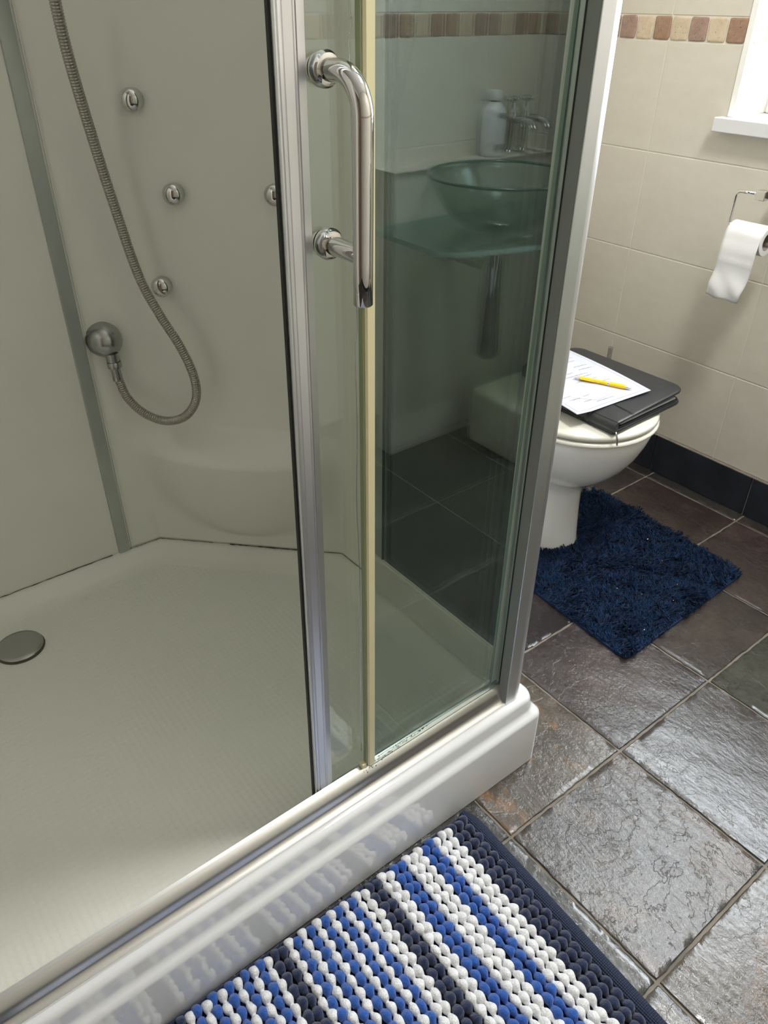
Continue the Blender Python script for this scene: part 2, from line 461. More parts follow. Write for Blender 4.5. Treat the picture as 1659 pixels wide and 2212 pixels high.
# --- floor: mortar bed with individual slate tiles
def slate_floor():
    T, gap = 0.3, 0.0052
    tint = {(-1,-1): (.135,.124,.122), (0,-1): (.140,.130,.132), (-1,0): (.170,.145,.120), (0,0): (.130,.108,.112),
            (1,-1): (.115,.125,.10), (1,0): (.125,.106,.096), (2,0): (.150,.112,.104), (2,1): (.160,.116,.102),
            (1,1): (.15,.125,.115), (-2,-1): (.115,.125,.13), (-1,-2): (.15,.125,.105), (0,-2): (.100,.098,.100),
            (-2,0): (.08,.08,.08), (2,2): (.14,.12,.11), (0,1): (.10,.085,.09), (3,0): (.13,.11,.10), (3,1): (.12,.11,.10)}
    rust = {(-1,0): 1.0, (-1,-1): .22, (-1,-2): .6, (0,0): .08}
    relief = {(-1,-1): 1.25, (0,-1): .6, (-1,0): .7, (0,0): 1.0, (1,-1): .35, (1,0): .45, (2,0): .6, (2,1): .7, (-2,-1): .4, (0,-2): .9}
    VV, FF, CT, CS, CR, CL = [], [], [], [], [], []
    nb = 0
    r = np.random.default_rng(3)
    for i in range(-7, 4):
        for j in range(-4, 4):
            x0, x1 = i * T, (i + 1) * T; y0, y1 = j * T, (j + 1) * T
            x1 = min(x1, XR - .004); y0 = max(y0, YF + .004); y1 = min(y1, YB - .004); x0 = max(x0, XL + .004)
            if x1 - x0 < .02 or y1 - y0 < .02: continue
            near = i >= -3
            n = 26 if near else 6
            nx = max(3, int(n * (x1 - x0) / T)); ny = max(3, int(n * (y1 - y0) / T))
            us = np.linspace(x0 + gap/2, x1 - gap/2, nx + 1); vs = np.linspace(y0 + gap/2, y1 - gap/2, ny + 1)
            us = np.concatenate([us[:1], us[:1] + .0016, us[1:-1], us[-1:] - .0016, us[-1:]]); vs = np.concatenate([vs[:1], vs[:1] + .0016, vs[1:-1], vs[-1:] - .0016, vs[-1:]]); nx += 2; ny += 2
            X, Y = np.meshgrid(us, vs, indexing='ij')
            sx, sy = r.uniform(0, 50, 2)
            h = (np.sin(X * 31 + sx) * np.sin(Y * 27 + sy) + .6 * np.sin(X * 71 + Y * 43 + sx)) * .0005
            rg = relief.get((i, j), r.uniform(.3, .8))
            Z = h * rg + r.uniform(-.0004, .0006)
            # ragged arrises
            Z[0, :] -= .0012; Z[-1, :] -= .0012; Z[:, 0] -= .0012; Z[:, -1] -= .0012
            jit = r.normal(0, .0005, (nx + 1, ny + 1, 2)); jit[1:-1, 1:-1] = 0
            X = X + jit[..., 0]; Y = Y + jit[..., 1]
            top = np.stack([X, Y, Z], -1).reshape(-1, 3)
            # skirt ring
            ring = [(a, 0) for a in range(nx + 1)] + [(nx, b) for b in range(1, ny + 1)] + [(a, ny) for a in range(nx - 1, -1, -1)] + [(0, b) for b in range(ny - 1, 0, -1)]
            ridx = [a * (ny + 1) + b for a, b in ring]
            low = top[ridx].copy(); low[:, 2] = -.012
            VV.append(top); VV.append(low)
            q = []
            for a in range(nx):
                for b in range(ny):
                    k = a * (ny + 1) + b
                    q.append((nb + k, nb + k + ny + 1, nb + k + ny + 2, nb + k + 1))
            off = nb + len(top); L = len(ridx)
            for k in range(L):
                k2 = (k + 1) % L
                q.append((nb + ridx[k2], nb + ridx[k], off + k, off + k2))
            FF.append(np.array(q)); cnt = len(top) + len(low); nb += cnt
            t = tint.get((i, j))
            if t is None:
                g = r.uniform(.07, .13); t = (g * r.uniform(.95, 1.1), g * r.uniform(.93, 1.02), g * r.uniform(.88, 1.05))
            CT.append(np.tile(t, (cnt, 1))); CS.append(np.tile(r.uniform(-20, 20, 3), (cnt, 1)))
            CR.append(np.full(cnt, rust.get((i, j), 0.0))); CL.append(np.full(cnt, rg))
    me = np_mesh('floor', np.vstack(VV), np.vstack(FF))
    n = len(me.vertices)
    a = me.attributes.new('tint', 'FLOAT_COLOR', 'POINT'); a.data.foreach_set('color', np.hstack([np.vstack(CT), np.ones((n, 1))]).ravel())
    a = me.attributes.new('seed', 'FLOAT_VECTOR', 'POINT'); a.data.foreach_set('vector', np.vstack(CS).ravel())
    a = me.attributes.new('rust', 'FLOAT', 'POINT'); a.data.foreach_set('value', np.concatenate(CR))
    a = me.attributes.new('relief', 'FLOAT', 'POINT'); a.data.foreach_set('value', np.concatenate(CL))
    o = obj('floor', me, M['slate'], None, True, kind=S, autos=35)
    bm = BM(); box(bm, (XL - .05, YF - .05, -.06), (XR + .05, YB + .05, -.0028))
    struct('grout_bed', bm, M['grout_floor'], o)
    return o
slate_floor()

def put_attr(me, t, s, ru, rl):
    n = len(me.vertices)
    a = me.attributes.new('tint', 'FLOAT_COLOR', 'POINT'); a.data.foreach_set('color', np.tile((*t, 1), (n, 1)).ravel())
    a = me.attributes.new('seed', 'FLOAT_VECTOR', 'POINT'); a.data.foreach_set('vector', np.tile(s, (n, 1)).ravel())
    a = me.attributes.new('rust', 'FLOAT', 'POINT'); a.data.foreach_set('value', np.full(n, ru))
    a = me.attributes.new('relief', 'FLOAT', 'POINT'); a.data.foreach_set('value', np.full(n, rl))

def cut(rect, hole):
    """rect minus hole, as rectangles (u0,v0,u1,v1)"""
    if hole is None: return [rect]
    u0, v0, u1, v1 = rect; a0, b0, a1, b1 = hole
    if u1 <= a0 or u0 >= a1 or v1 <= b0 or v0 >= b1: return [rect]
    out = []
    if v0 < b0: out.append((u0, v0, u1, b0))
    if v1 > b1: out.append((u0, b1, u1, v1))
    m0, m1 = max(v0, b0), min(v1, b1)
    if u0 < a0: out.append((u0, m0, a0, m1))
    if u1 > a1: out.append((a1, m0, u1, m1))
    return out

ROWS = [(0.121, 0.3705), (0.3705, 0.621), (0.621, 0.8735), (0.8735, 1.1235), (1.1755, 1.425), (1.425, 1.675), (1.675, 1.925), (1.925, 2.175), (2.175, 2.35)]
WALL = {}
def tile_wall(name, plane, axis, sign, u0, u1, u_joint, hole=None, zmin=0.121, rows=ROWS, pitch=.4):
    """tiles lie on the plane axis=plane, facing sign; u runs along the other horizontal axis"""
    bm = BM(); g = .0011
    def P(u, z, d):
        return (plane + sign * d, u, z) if axis == 'x' else (u, plane + sign * d, z)
    js = []
    k = math.floor((u0 - u_joint) / pitch)
    while u_joint + k * pitch < u1:
        js.append((max(u0, u_joint + k * pitch), min(u1, u_joint + (k + 1) * pitch))); k += 1
    for a, b in js:
        if b - a < .01: continue
        for z0, z1 in rows:
            if z1 <= zmin: continue
            za0, zb0 = max(z0, zmin), z1
            for (ua, za, ub, zb) in cut((a, za0, b, zb0), hole):
                if ub - ua < .006 or zb - za < .006: continue
                # only true tile edges get a joint and a softened arris
                gl, gr = (g if abs(ua - a) < 1e-6 else 0), (g if abs(ub - b) < 1e-6 else 0)
                gb, gt = (g if abs(za - za0) < 1e-6 else 0), (g if abs(zb - zb0) < 1e-6 else 0)
                c_ = .0014; cl, cr, cb, ct = (c_ if q_ else 0 for q_ in (gl, gr, gb, gt))
                def R4(d_, k_):
                    return [P(ua+gl+cl*k_, za+gb+cb*k_, d_), P(ub-gr-cr*k_, za+gb+cb*k_, d_), P(ub-gr-cr*k_, zb-gt-ct*k_, d_), P(ua+gl+cl*k_, zb-gt-ct*k_, d_)]
                loft(bm, [R4(-.004, 0), R4(0, 0), R4(.0009, 1)], False, True)
    return struct('tiles', bm, M['wall_tile'], WALL[name])

def mosaic(name, plane, axis, sign, u0, u1, z0, z1, pattern, start=None, w=.0475, step=.0505, label=None):
    bm = BM(); r = random.Random(hash(name) % 1000 if False else len(name) * 7)
    def P(u, z, d):
        return (plane + sign * d, u, z) if axis == 'x' else (u, plane + sign * d, z)
    u = start if start is not None else u0; k = 0
    while u < u1 - .004:
        a, b = max(u, u0), min(u + w, u1)
        if b - a > .006:
            mi = pattern[k % len(pattern)]
            loops = []
            ph = r.uniform(0, 6)
            for ins, d in ((0, -.004), (0, .0005), (.0016, .0022), (.0040, .0028)):
                l = []
                cu, cz = (a + b) / 2, (z0 + z1) / 2
                for q in range(28):
                    th = 2 * PI * q / 28
                    c_, s_ = math.cos(th), math.sin(th)
                    e = .22
                    px = math.copysign(abs(c_) ** e, c_); pz = math.copysign(abs(s_) ** e, s_)
                    jr = 1 + .012 * math.sin(5 * th + ph) + .010 * math.sin(9 * th + 2 * ph)
                    l.append(P(cu + px * ((b - a) / 2 - ins) * jr, cz + pz * ((z1 - z0) / 2 - ins) * jr, d))
                loops.append(l)
            loft(bm, loops, False, True, mi=mi)
        u += step; k += 1
    return struct('mosaic_border', bm, [M['trav_light'], M['trav_pink'], M['trav_brown']], WALL[name])

# --- right wall with the window opening (y = 0.62 ... -0.30, z = 0.975 ... 1.95)
bm = BM(); D = .20
box(bm, (XR+.0005, YF - .2, -.05), (XR + D, YB + .2, WZ0 - .03))
box(bm, (XR+.0005, YF - .2, WZ1), (XR + D, YB + .2, ZC + .1))
box(bm, (XR+.0005, WY1, WZ0 - .03), (XR + D, YB + .2, WZ1))
box(bm, (XR+.0005, YF - .2, WZ0 - .03), (XR + D, WY0, WZ1))
w_r = struct('wall_right', bm, M['grout_wall'])
for k_ in ('wall_right_tiles','trim_1','trim_2','wall_right_reveal','trim_3','wall_right_reveal_near'): WALL[k_] = w_r
tile_wall('wall_right_tiles', XR, 'x', -1, YF, YB, 0.4365, hole=(WY0 - .012, WZ0 - .03, WY1 + .012, WZ1 + .012))
mosaic('trim_1', XR, 'x', -1, WY1 + .013, YB, 1.1245, 1.1745, [2, 0, 1, 0, 2, 0, 1], start=WY1 + .0135)
mosaic('trim_2', XR, 'x', -1, YF, WY0 - .013, 1.1245, 1.1745, [1, 0, 2, 0])
# reveal: tiles on the far jamb, white edge trim, sill
tile_wall('wall_right_reveal', WY1 - .0006, 'y', -1, XR + .008, XR + D - .03, XR + .25, hole=None, zmin=WZ0)
mosaic('trim_3', WY1 - .0006, 'y', -1, XR + .009, XR + D - .03, 1.1245, 1.1745, [1, 0, 2])
tile_wall('wall_right_reveal_near', WY0 + .0006, 'y', 1, XR + .008, XR + D - .03, XR + .25, hole=None, zmin=WZ0)
bm = BM()
box(bm, (XR - .0045, WY1 - .0035, WZ0), (XR + .009, WY1 + .0125, WZ1), .0018)
box(bm, (XR - .0045, WY0 - .0125, WZ0), (XR + .009, WY0 + .0035, WZ1), .0018)
box(bm, (XR - .0045, WY0 - .0125, WZ1 - .004), (XR + .009, WY1 + .0125, WZ1 + .0125), .0018)
struct('trim_1', bm, M['trim_white'])
bm = BM(); box(bm, (XR - .030, WY0 - .03, WZ0 - .031), (XR + D - .02, WY1 + .03, WZ0), .002)
sill_bm = bm
# window: frame, bars, frosted panes lit by the day outside
bm = BM(); xf0, xf1 = XR + D - .06, XR + D - .005
box(bm, (xf0, WY0, WZ0), (xf1, WY0 + .05, WZ1), .004); box(bm, (xf0, WY1 - .05, WZ0), (xf1, WY1, WZ1), .004)
box(bm, (xf0, WY0 + .05, WZ0), (xf1, WY1 - .05, WZ0 + .05), .004); box(bm, (xf0, WY0 + .05, WZ1 - .05), (xf1, WY1 - .05, WZ1), .004)
box(bm, (xf0, .135, WZ0 + .05), (xf1, .185, WZ1 - .05), .004)
win = struct('window_1', bm, M['white_paint']); struct('window_sill', sill_bm, M['white_paint'], win)
for a, b_ in ((WY0 + .05, .135), (.185, WY1 - .05)):
    bm = BM(); box(bm, (xf0 + .02, a, WZ0 + .05), (xf0 + .026, b_, WZ1 - .05))
    struct('window_pane', bm, M['daylight_pane'], win)

# --- back wall (toilet wall)
bm = BM(); box(bm, (XL - .2, YB + .0005, -.05), (XR + .002, YB + .2, ZC + .1)); WALL['wall_back_tiles'] = WALL['trim_5'] = struct('wall_back', bm, M['grout_wall'])
tile_wall('wall_back_tiles', YB, 'y', -1, -.16, XR, XR - .2)
mosaic('trim_5', YB, 'y', -1, -.16, XR - .003, 1.1245, 1.1745, [0, 1, 0, 2])
# --- front wall (behind the photographer, seen mirrored in the glass)
bm = BM(); box(bm, (XL - .2, YF - .2, -.05), (XR + .002, YF - .0005, ZC + .1)); w_f = struct('wall_front', bm, M['grout_wall'])
for k_ in ('wall_front_tiles', 'trim_6'): WALL[k_] = w_f
tile_wall('wall_front_tiles', YF, 'y', 1, XL, XR, .33)
mosaic('trim_6', YF, 'y', 1, XL, XR - .003, 1.1245, 1.1745, [1, 0, 1, 2, 0, 2, 2, 0, 1])
# --- left wall with the doorway to the landing
bm = BM()
DY0, DY1, DZ = -0.90, -0.14, 2.02
box(bm, (XL - .12, YF, -.05), (XL, DY0, ZC + .1)); box(bm, (XL - .12, DY1, -.05), (XL, YB + .1, ZC + .1)); box(bm, (XL - .12, DY0, DZ), (XL, DY1, ZC + .1))
struct('wall_left', bm, M['plaster'])
bm = BM()
box(bm, (XL - .13, DY0 - .06, 0), (XL + .015, DY0, DZ + .06), .004); box(bm, (XL - .13, DY1, 0), (XL + .015, DY1 + .06, DZ + .06), .004); box(bm, (XL - .13, DY0, DZ), (XL + .015, DY1, DZ + .06), .004)
dr = struct('door_1', bm, M['wood'])
bm = BM(); box(bm, (XL - .05, DY0 + .001, .006), (XL - .01, DY1 - .001, DZ - .002), .002)
for z0_, z1_ in ((.15, .85), (1.02, 1.88)):
    for y0_, y1_ in ((DY0 + .10, DY0 + .34), (DY0 + .42, DY1 - .10)): box(bm, (XL - .012, y0_, z0_), (XL - .004, y1_, z1_), .004)
struct('door_leaf', bm, M['wood'], dr)
bm = BM(); tube(bm, [(XL - .01, DY1 - .07, 1.0), (XL + .045, DY1 - .07, 1.0), (XL + .05, DY1 - .08, 1.0), (XL + .05, DY1 - .18, 1.0)], .009, n=12); struct('door_handle', bm, M['chrome'], dr, smooth=True)
bm = BM(); box(bm, (XL - .2, YF - .2, ZC), (XR + D, YB + .2, ZC + .1)); struct('ceiling', bm, M['ceiling'])

# --- slate skirting
def skirting(name, parts, seeds):
    bm = BM(); 
    for lo, hi in parts: box(bm, lo, hi, .0012, 1)
    fixn(bm)
    me = bpy.data.meshes.new(name); bm.to_mesh(me); bm.free()
    put_attr(me, (.030, .034, .042), seeds, 0.0, .10)
    return obj(name, me, M['skirting'], None, False, kind=S)
ps = []; y = .308 - .31 * 5
while y < YB:
    a, b_ = max(y + .002, YF + .001), min(y + .308, YB - .001)
    if b_ - a > .02: ps.append(((XR - .008, a, .0), (XR - .0005, b_, .1185)))
    y += .31
skirting('baseboard_right', ps, (3.3, 1.2, 5))
skirting('baseboard_back', [((-.16 + .31 * k, YB - .008, 0), (min(-.162 + .31 * (k + 1), XR - .009), YB - .0005, .1185)) for k in range(4)], (1, 8, 2))
skirting('baseboard_front', [((XR - .009 - .31 * (k + 1) + .002, YF + .0005, 0), (XR - .009 - .31 * k, YF + .008, .1185)) for k in range(9)], (7, 2, 2))
bm = BM(); box(bm, (XR - .0082, YF, .1185), (XR, YB, .1205)); struct('trim_2', bm, M['grout_floor'])

# ================================================================== SHOWER
SX1, SY0, SY1, SX0 = -0.137, 0.092, 0.985, -1.47
def ring4(x0, x1, y0, y1, r, c, z, lo=0.0):
    """rounded rectangle; the back right corner is cut at 45 deg by c"""
    pts = []
    def arc(cx, cy, rr, a0, a1, n):
        for k in range(n):
            a = a0 + (a1 - a0) * k / (n - 1); pts.append((cx + rr * math.cos(a), cy + rr * math.sin(a), z))
    arc(x0 + r, y0 + r, r, PI, 1.5 * PI, 8)
    arc(x1 - r, y0 + r, r, 1.5 * PI, 2 * PI, 8)
    q = min(r, .03); t = q * math.tan(PI / 8)
    if c > 0:
        arc(x1 - q, y1 - c - t, q, 0, PI / 4, 5)
        arc(x1 - c - t, y1 - q, q, PI / 4, PI / 2, 5)
    else:
        arc(x1 - r, y1 - r, r, 0, PI / 4, 5); arc(x1 - r, y1 - r, r, PI / 4 + .001, PI / 2, 5)
    arc(x0 + r, y1 - r, r, PI / 2, PI, 8)
    return pts
tray = empty('shower_tray', (-.8, .54, 0), 'white acrylic shower tray with stepped moulded front behind the bobble mat', 'shower tray')
bm = BM()
prof = [(0, .0015, .020), (0, .118, .020), (.0012, .124, .020), (.006, .1285, .021), (.011, .133, .022), (.0128, .139, .023), (.0135, .158, .024), (.0155, .1645, .026), (.021, .1685, .030), (.030, .170, .03), (.048, .170, .03)]
loops = [ring4(SX0 + d, SX1 - d, SY0 + d, SY1 - d * .2, r, 0, z) for d, z, r in prof]
IX0, IX1, IY0, IY1 = -1.43, -.187, .1520, .965
def fy(d): return IY0 + d * .28        # the front kerb drops steeply behind the rail
inner = [(0, .170, .30), (.006, .1695, .297), (.014, .165, .292), (.030, .148, .283), (.045, .1405, .275), (.058, .139, .268)]
loft(bm, loops + [ring4(IX0, IX1, IY0, IY1, .03, .30, .170)], True, False)
obj('tray_body', fixn(bm), M['tray_white'], tray, autos=60)
bm = BM()
loft(bm, [ring4(IX0 + d, IX1 - d, fy(d), IY1 - d, .03, c, z) for d, z, c in inner], False, False)
for f in bm.faces: f.normal_update()
obj('tray_kerb', bm, M['acrylic'], tray, autos=60)  # same acrylic as the white front; its shaded look is put into the cream
bm = BM()
loft(bm, [ring4(IX0 + .0578, IX1 - .0578, fy(.0578), IY1 - .0578, .03, .268, .1390), ring4(IX0 + .07, IX1 - .07, fy(.06), IY1 - .07, .03, .26, .1384)], False, True)
obj('tray_floor', fixn(bm), M['tray_floor'], tray, smooth=False)
# drain cover
bm = BM(); lathe(bm, [(.046, 0), (.0465, .0016), (.044, .003)], (-.848, .826, .1384), n=48)
obj('drain_ring', bm, M['mould'], tray)
bm = BM(); lathe(bm, [(.0435, 0.003), (.0445, .0055), (.0435, .0068), (.030, .0082), (.012, .0088), (.001, .009)], (-.848, .826, .1384), n=48)
obj('drain_cover', bm, M['dull_chrome'], tray, label='dull chrome round waste cover')

# --- moulded wall panels
def plan_curve(n=150):
    P = [(-.566, .965), (-.487, .960), (-.190, .657), (-.187, .512)]
    L = [0]
    for a, b in zip(P, P[1:]): L.append(L[-1] + math.dist(a, b))
    s = np.linspace(0, L[-1], n)
    x = np.interp(s, L, [p[0] for p in P]); y = np.interp(s, L, [p[1] for p in P])
    return s, x, y, L
def smooth1(a, sigma, ds):
    if sigma < ds * .4: return a
    k = int(3 * sigma / ds) + 1
    w = np.exp(-.5 * (np.arange(-k, k + 1) * ds / sigma) ** 2); w /= w.sum()
    # linear extension at both ends
    pre = a[0] + (a[0] - a[1]) * np.arange(k, 0, -1); post = a[-1] + (a[-1] - a[-2]) * np.arange(1, k + 1)
    return np.convolve(np.concatenate([pre, a, post]), w, mode='valid')
def corner_panel():
    s, x, y, L = plan_curve(); ds = s[1] - s[0]
    zs = np.concatenate([np.linspace(.1705, .40, 40), np.linspace(.403, .50, 44)[0:], np.linspace(.51, .70, 16), np.linspace(.75, 1.96, 22)])
    V = []
    for z in zs:
        sg = .002 + .045 * float(sstep(.20, .55, z))
        X, Y = smooth1(x, sg, ds), smooth1(y, sg, ds)
        t = (s - L[1]) / (L[2] - L[1]); u = (2 * t - 1) / 1.02
        zc = .425
        below = np.sqrt(np.clip(1 - u ** 2 - (np.clip(zc - z, 0, 9) / .225) ** 2, 0, 1)) if z < zc else np.sqrt(np.clip(1 - u ** 2, 0, 1))
        top = 1 - float(sstep(zc - .020, zc + .050, z))
        d = .066 * (below ** 1.35) * top
        # shallow hollow of the back rest above the seat
        hol = -.018 * np.clip(1 - u ** 2, 0, 1) * float(sstep(.43, .56, z)) 
        d = smooth1(d + hol, .030, ds)
        V.append(np.stack([X - d * .7071, Y - d * .7071, np.full_like(X, z)], -1))
    V = np.array(V); nz, ns = V.shape[:2]
    F = []
    for a in range(nz - 1):
        for b in range(ns - 1):
            k = a * ns + b
            F.append((k, k + 1, k + ns + 1, k + ns))
    return np_mesh('moulded_panel', V.reshape(-1, 3), F)
panel = empty('shower_corner_panel', (-.34, .81, .17), 'cream moulded shower corner panel with fold-out shaped corner seat', 'shower panel')
me = corner_panel()
o = obj('moulded_panel', me, M['acrylic'], panel)
md = o.modifiers.new('thick', 'SOLIDIFY'); md.thickness = .004; md.offset = -1
panel['label'] = 'cream moulded shower corner panel with bowl-shaped corner seat and round jets'
def jet(px, py, pz, nrm):
    d = Vector(nrm).normalized()
    px, py, pz = px + d.x * .007, py + d.y * .007, pz
    bm = BM(); Mx = aim(d)
    lathe(bm, [(.0182, -.014), (.0186, .0015), (.0172, .0045), (.0140, .0080), (.0085, .0108), (.0028, .0119), (.0005, .0120)], (px, py, pz), n=28, mat4=Mx)
    j = obj('body_jet', bm, M['chrome'], panel)
    bm = BM(); lathe(bm, [(.0175, -.014), (.0178, .0010), (.0168, .0022)], (px, py, pz), n=28, mat4=Mx)
    return j
for (jx, jy, jz) in ((-.4165, .898, 1.066), (-.380, .866, .921), (-.4155, .896, .757), (-.250, .740, .925)):
    jet(jx, jy, jz, (-.707, -.707, .0))
# flat panel left, alu joint strip, left end panel
bm = BM(); box(bm, (-1.43, .965, .1705), (-.5845, .972, 1.96)); 
o = obj('shower_back_panel', fixn(bm), M['acrylic'], None, False, 'flat cream wall panel of the shower left of the aluminium joint strip', 'shower panel'); recenter(o)
bm = BM(); box(bm, (-.5845, .9585, .1702), (-.5600, .974, 1.96), .0012)
o = obj('joint_strip', fixn(bm), M['alu_grey'], None, False, 'flat grey aluminium joint strip running up between two cream shower panels', 'trim strip'); recenter(o)
bm = BM(); box(bm, (-.5555, .9595, .1702), (-.5535, .9660, 1.96), .0008)
obj('panel_bead', fixn(bm), M['acrylic'], panel, False)
bm = BM(); box(bm, (-1.437, .17, .1705), (-1.43, .972, 1.96))
o = obj('shower_end_panel', fixn(bm), M['acrylic'], None, False, 'cream end wall panel of the shower at its far left', 'shower panel'); recenter(o)

# mouldy sealant lines
def wiggly(pts, r, amp, sub=40, dash=None):
    bm = BM(); P = [Vector(p) for p in pts]; out = []
    rr = random.Random(5)
    for a, b in zip(P, P[1:]):
        for k in range(sub): out.append(a.lerp(b, k / sub) + Vector((rr.gauss(0, amp), rr.gauss(0, amp), rr.gauss(0, amp * .4))))
    out.append(P[-1])
    tube(bm, out, [r * rr.uniform(.45, 1.3) for _ in out], n=6); return bm
sl = empty('sealant', (-.8, .96, .17), 'thin dirty sealant line where shower panels meet the tray', 'sealant')
obj('sealant_line', wiggly([(-1.2, .9630, .1712), (-.60, .9628, .1712)], .00085, .0005, 60), M['mould'], sl)
obj('sealant_line', wiggly([(-.56, .9610, .1712), (-.487, .9575, .1712)], .0006, .0003, 30), M['grime'], sl)
obj('sealant_line', wiggly([(-.487, .9575, .1712), (-.400, .8690, .1712)], .0006, .0002, 20), M['grime'], sl)
obj('sealant_line', wiggly([(-.372, .8405, .1712), (-.262, .7280, .1712)], .0011, .0002, 20), M['mould'], sl)
obj('sealant_line', wiggly([(-.262, .7280, .1712), (-.1905, .6570, .1712), (-.1880, .55, .1712)], .0006, .0002, 20), M['mould'], sl)

# --- enclosure frame: post, rails, fixed panes, seal
enc = empty('shower_screen', (-.35, .14, .17), 'fixed tinted glass shower screen with satin aluminium corner post and yellowed seal', 'shower screen')
TOP = 1.95
post = [(-.2150, .1185), (-.1960, .1175)]
for k in range(9):
    a = -PI/2 + (PI/2) * k / 8
    post.append((-.1960 + .0250 * math.cos(a), .1425 + .0250 * math.sin(a)))
post += [(-.1710, .1700), (-.1850, .1720), (-.2050, .1720), (-.2050, .1400), (-.2150, .1400)]
bm = BM(); extrude_poly(bm, post, .1702, TOP); obj('corner_post', bm, M['alu'], enc, True, autos=30)
bm = BM(); box(bm, (-.2168, .1183, .172), (-.2148, .1203, TOP), .0006, 1); obj('post_edge', fixn(bm), M['alu'], enc, False)
bm = BM(); box(bm, (-.2166, .1204, .172), (-.2146, .1392, TOP)); obj('glazing_channel', fixn(bm), M['alu_dark'], enc, False)  # dark reflection on this side of the post put into the strip's colour
bm = BM(); box(bm, (-.2172, .1386, .206), (-.2060, .1399, TOP)); box(bm, (-.2085, .1462, .206), (-.2045, .1480, TOP))
obj('post_gasket', fixn(bm), M['black_rubber'], enc, False)
# front rail: rounded over, running the whole width
rp = [(.1190, .1701), (.1190, .1735)]
rp += [(.1198, .1742), (.1230, .1752), (.1262, .1772), (.1284, .1800), (.1298, .1835), (.1310, .1875), (.1324, .1918), (.1346, .1962), (.1376, .2004), (.1412, .2038), (.1452, .2062)]
rp += [(.1492, .2078), (.1496, .2050), (.1496, .1701)]
bm = BM(); loft(bm, [[(-1.43, y, z) for y, z in rp], [(-.2152, y, z) for y, z in rp]]); obj('front_rail', fixn(bm), M['alu_rail'], enc, True, autos=35)
# side rail, seen from inside through the glass
rp = [(-.1710, .1701), (-.1710, .235), (-.176, .255), (-.182, .262), (-.203, .262), (-.205, .258), (-.205, .1701)]
bm = BM(); loft(bm, [[(x, .1722, z) for x, z in rp], [(x, .520, z) for x, z in rp]]); obj('side_rail', fixn(bm), M['alu_rail'], enc, True, autos=35)
bm = BM(); box(bm, (-.205, .492, .262), (-.172, .524, TOP), .0015); obj('wall_profile', fixn(bm), M['alu_grey'], enc, False)
bm = BM(); box(bm, (-.2056, .4905, .262), (-.2010, .4925, TOP)); obj('profile_gasket', fixn(bm), M['black_rubber'], enc, False)

def pane(name, lo, hi, face_axis, mat, parent, label=None):
    bm = BM(); box(bm, lo, hi)
    for f in bm.faces:
        f.normal_update()
        if abs(f.normal[face_axis]) < .5: f.material_index = 1
    return obj(name, bm, [mat, M['glass_edge']], parent, False, label)
pane('fixed_pane', (-.5005, .1400, .2040), (-.2060, .1460, TOP), 1, M['glass_grey'], enc, 'grey tinted fixed glass pane')
pane('side_pane', (-.1940, .1740, .2610), (-.1880, .4950, TOP), 0, M['glass_smoke'], enc, 'dark smoked side glass pane')
# yellowed seal on the free edge of the fixed pane
bm = BM(); extrude_poly(bm, [(-.5060, .1388), (-.5035, .1372), (-.4940, .1372), (-.4940, .1396), (-.5008, .1396), (-.5008, .1464), (-.4960, .1464), (-.4960, .1482), (-.5060, .1482)], .212, TOP)
se = obj('edge_seal', bm, M['seal'], enc, True, 'yellowed plastic edge seal', autos=30)
bm = BM(); extrude_poly(bm, [(-.5080, .1400), (-.5060, .1400), (-.5060, .1475), (-.5080, .1475)], .212, TOP)
obj('seal_lip', bm, M['seal_green'], se, False)
bm = BM(); box(bm, (-.5160, .1400, .2085), (-.5050, .1500, .2180), .0015); obj('seal_foot', fixn(bm), M['seal'], enc, False)
# loose silvery thread hanging by the seal
bm = BM(); tube(bm, spline([(-.5135, .1500, 1.32), (-.5120, .1500, 1.208), (-.5095, .1500, 1.195), (-.5130, .1500, 1.178), (-.5120, .1500, 1.153), (-.5095, .1500, .99), (-.5080, .1500, .927), (-.511, .1500, .892), (-.510, .150, .80), (-.512, .150, .70), (-.509, .150, .55), (-.5105, .150, .24)], 10), .0006, n=6)
obj('loose_thread', bm, M['silver_plastic'], enc)
# limescale crumbs on the rail under the seal
bm = BM(); rr = random.Random(11)
for k in range(80):
    t = rr.random() ** 1.6
    cx = -.512 + .145 * t; cy = .1462 - rr.random() * .013 * (1 - t) ; cz = .2080 - max(0, (.143 - cy)) * .25
    sz = rr.uniform(.0006, .0017)
    bmesh.ops.create_icosphere(bm, subdivisions=1, radius=sz, matrix=Matrix.Translation((cx, cy, cz)) @ Euler((rr.random()*3, rr.random()*3, 0)).to_matrix().to_4x4() @ Matrix.Diagonal((1, .6, .5, 1)))
o = obj('limescale_crumbs', bm, M['grime'], None, False, 'grey limescale crumbs on the rail under the yellow seal', 'limescale', kind='stuff'); recenter(o)

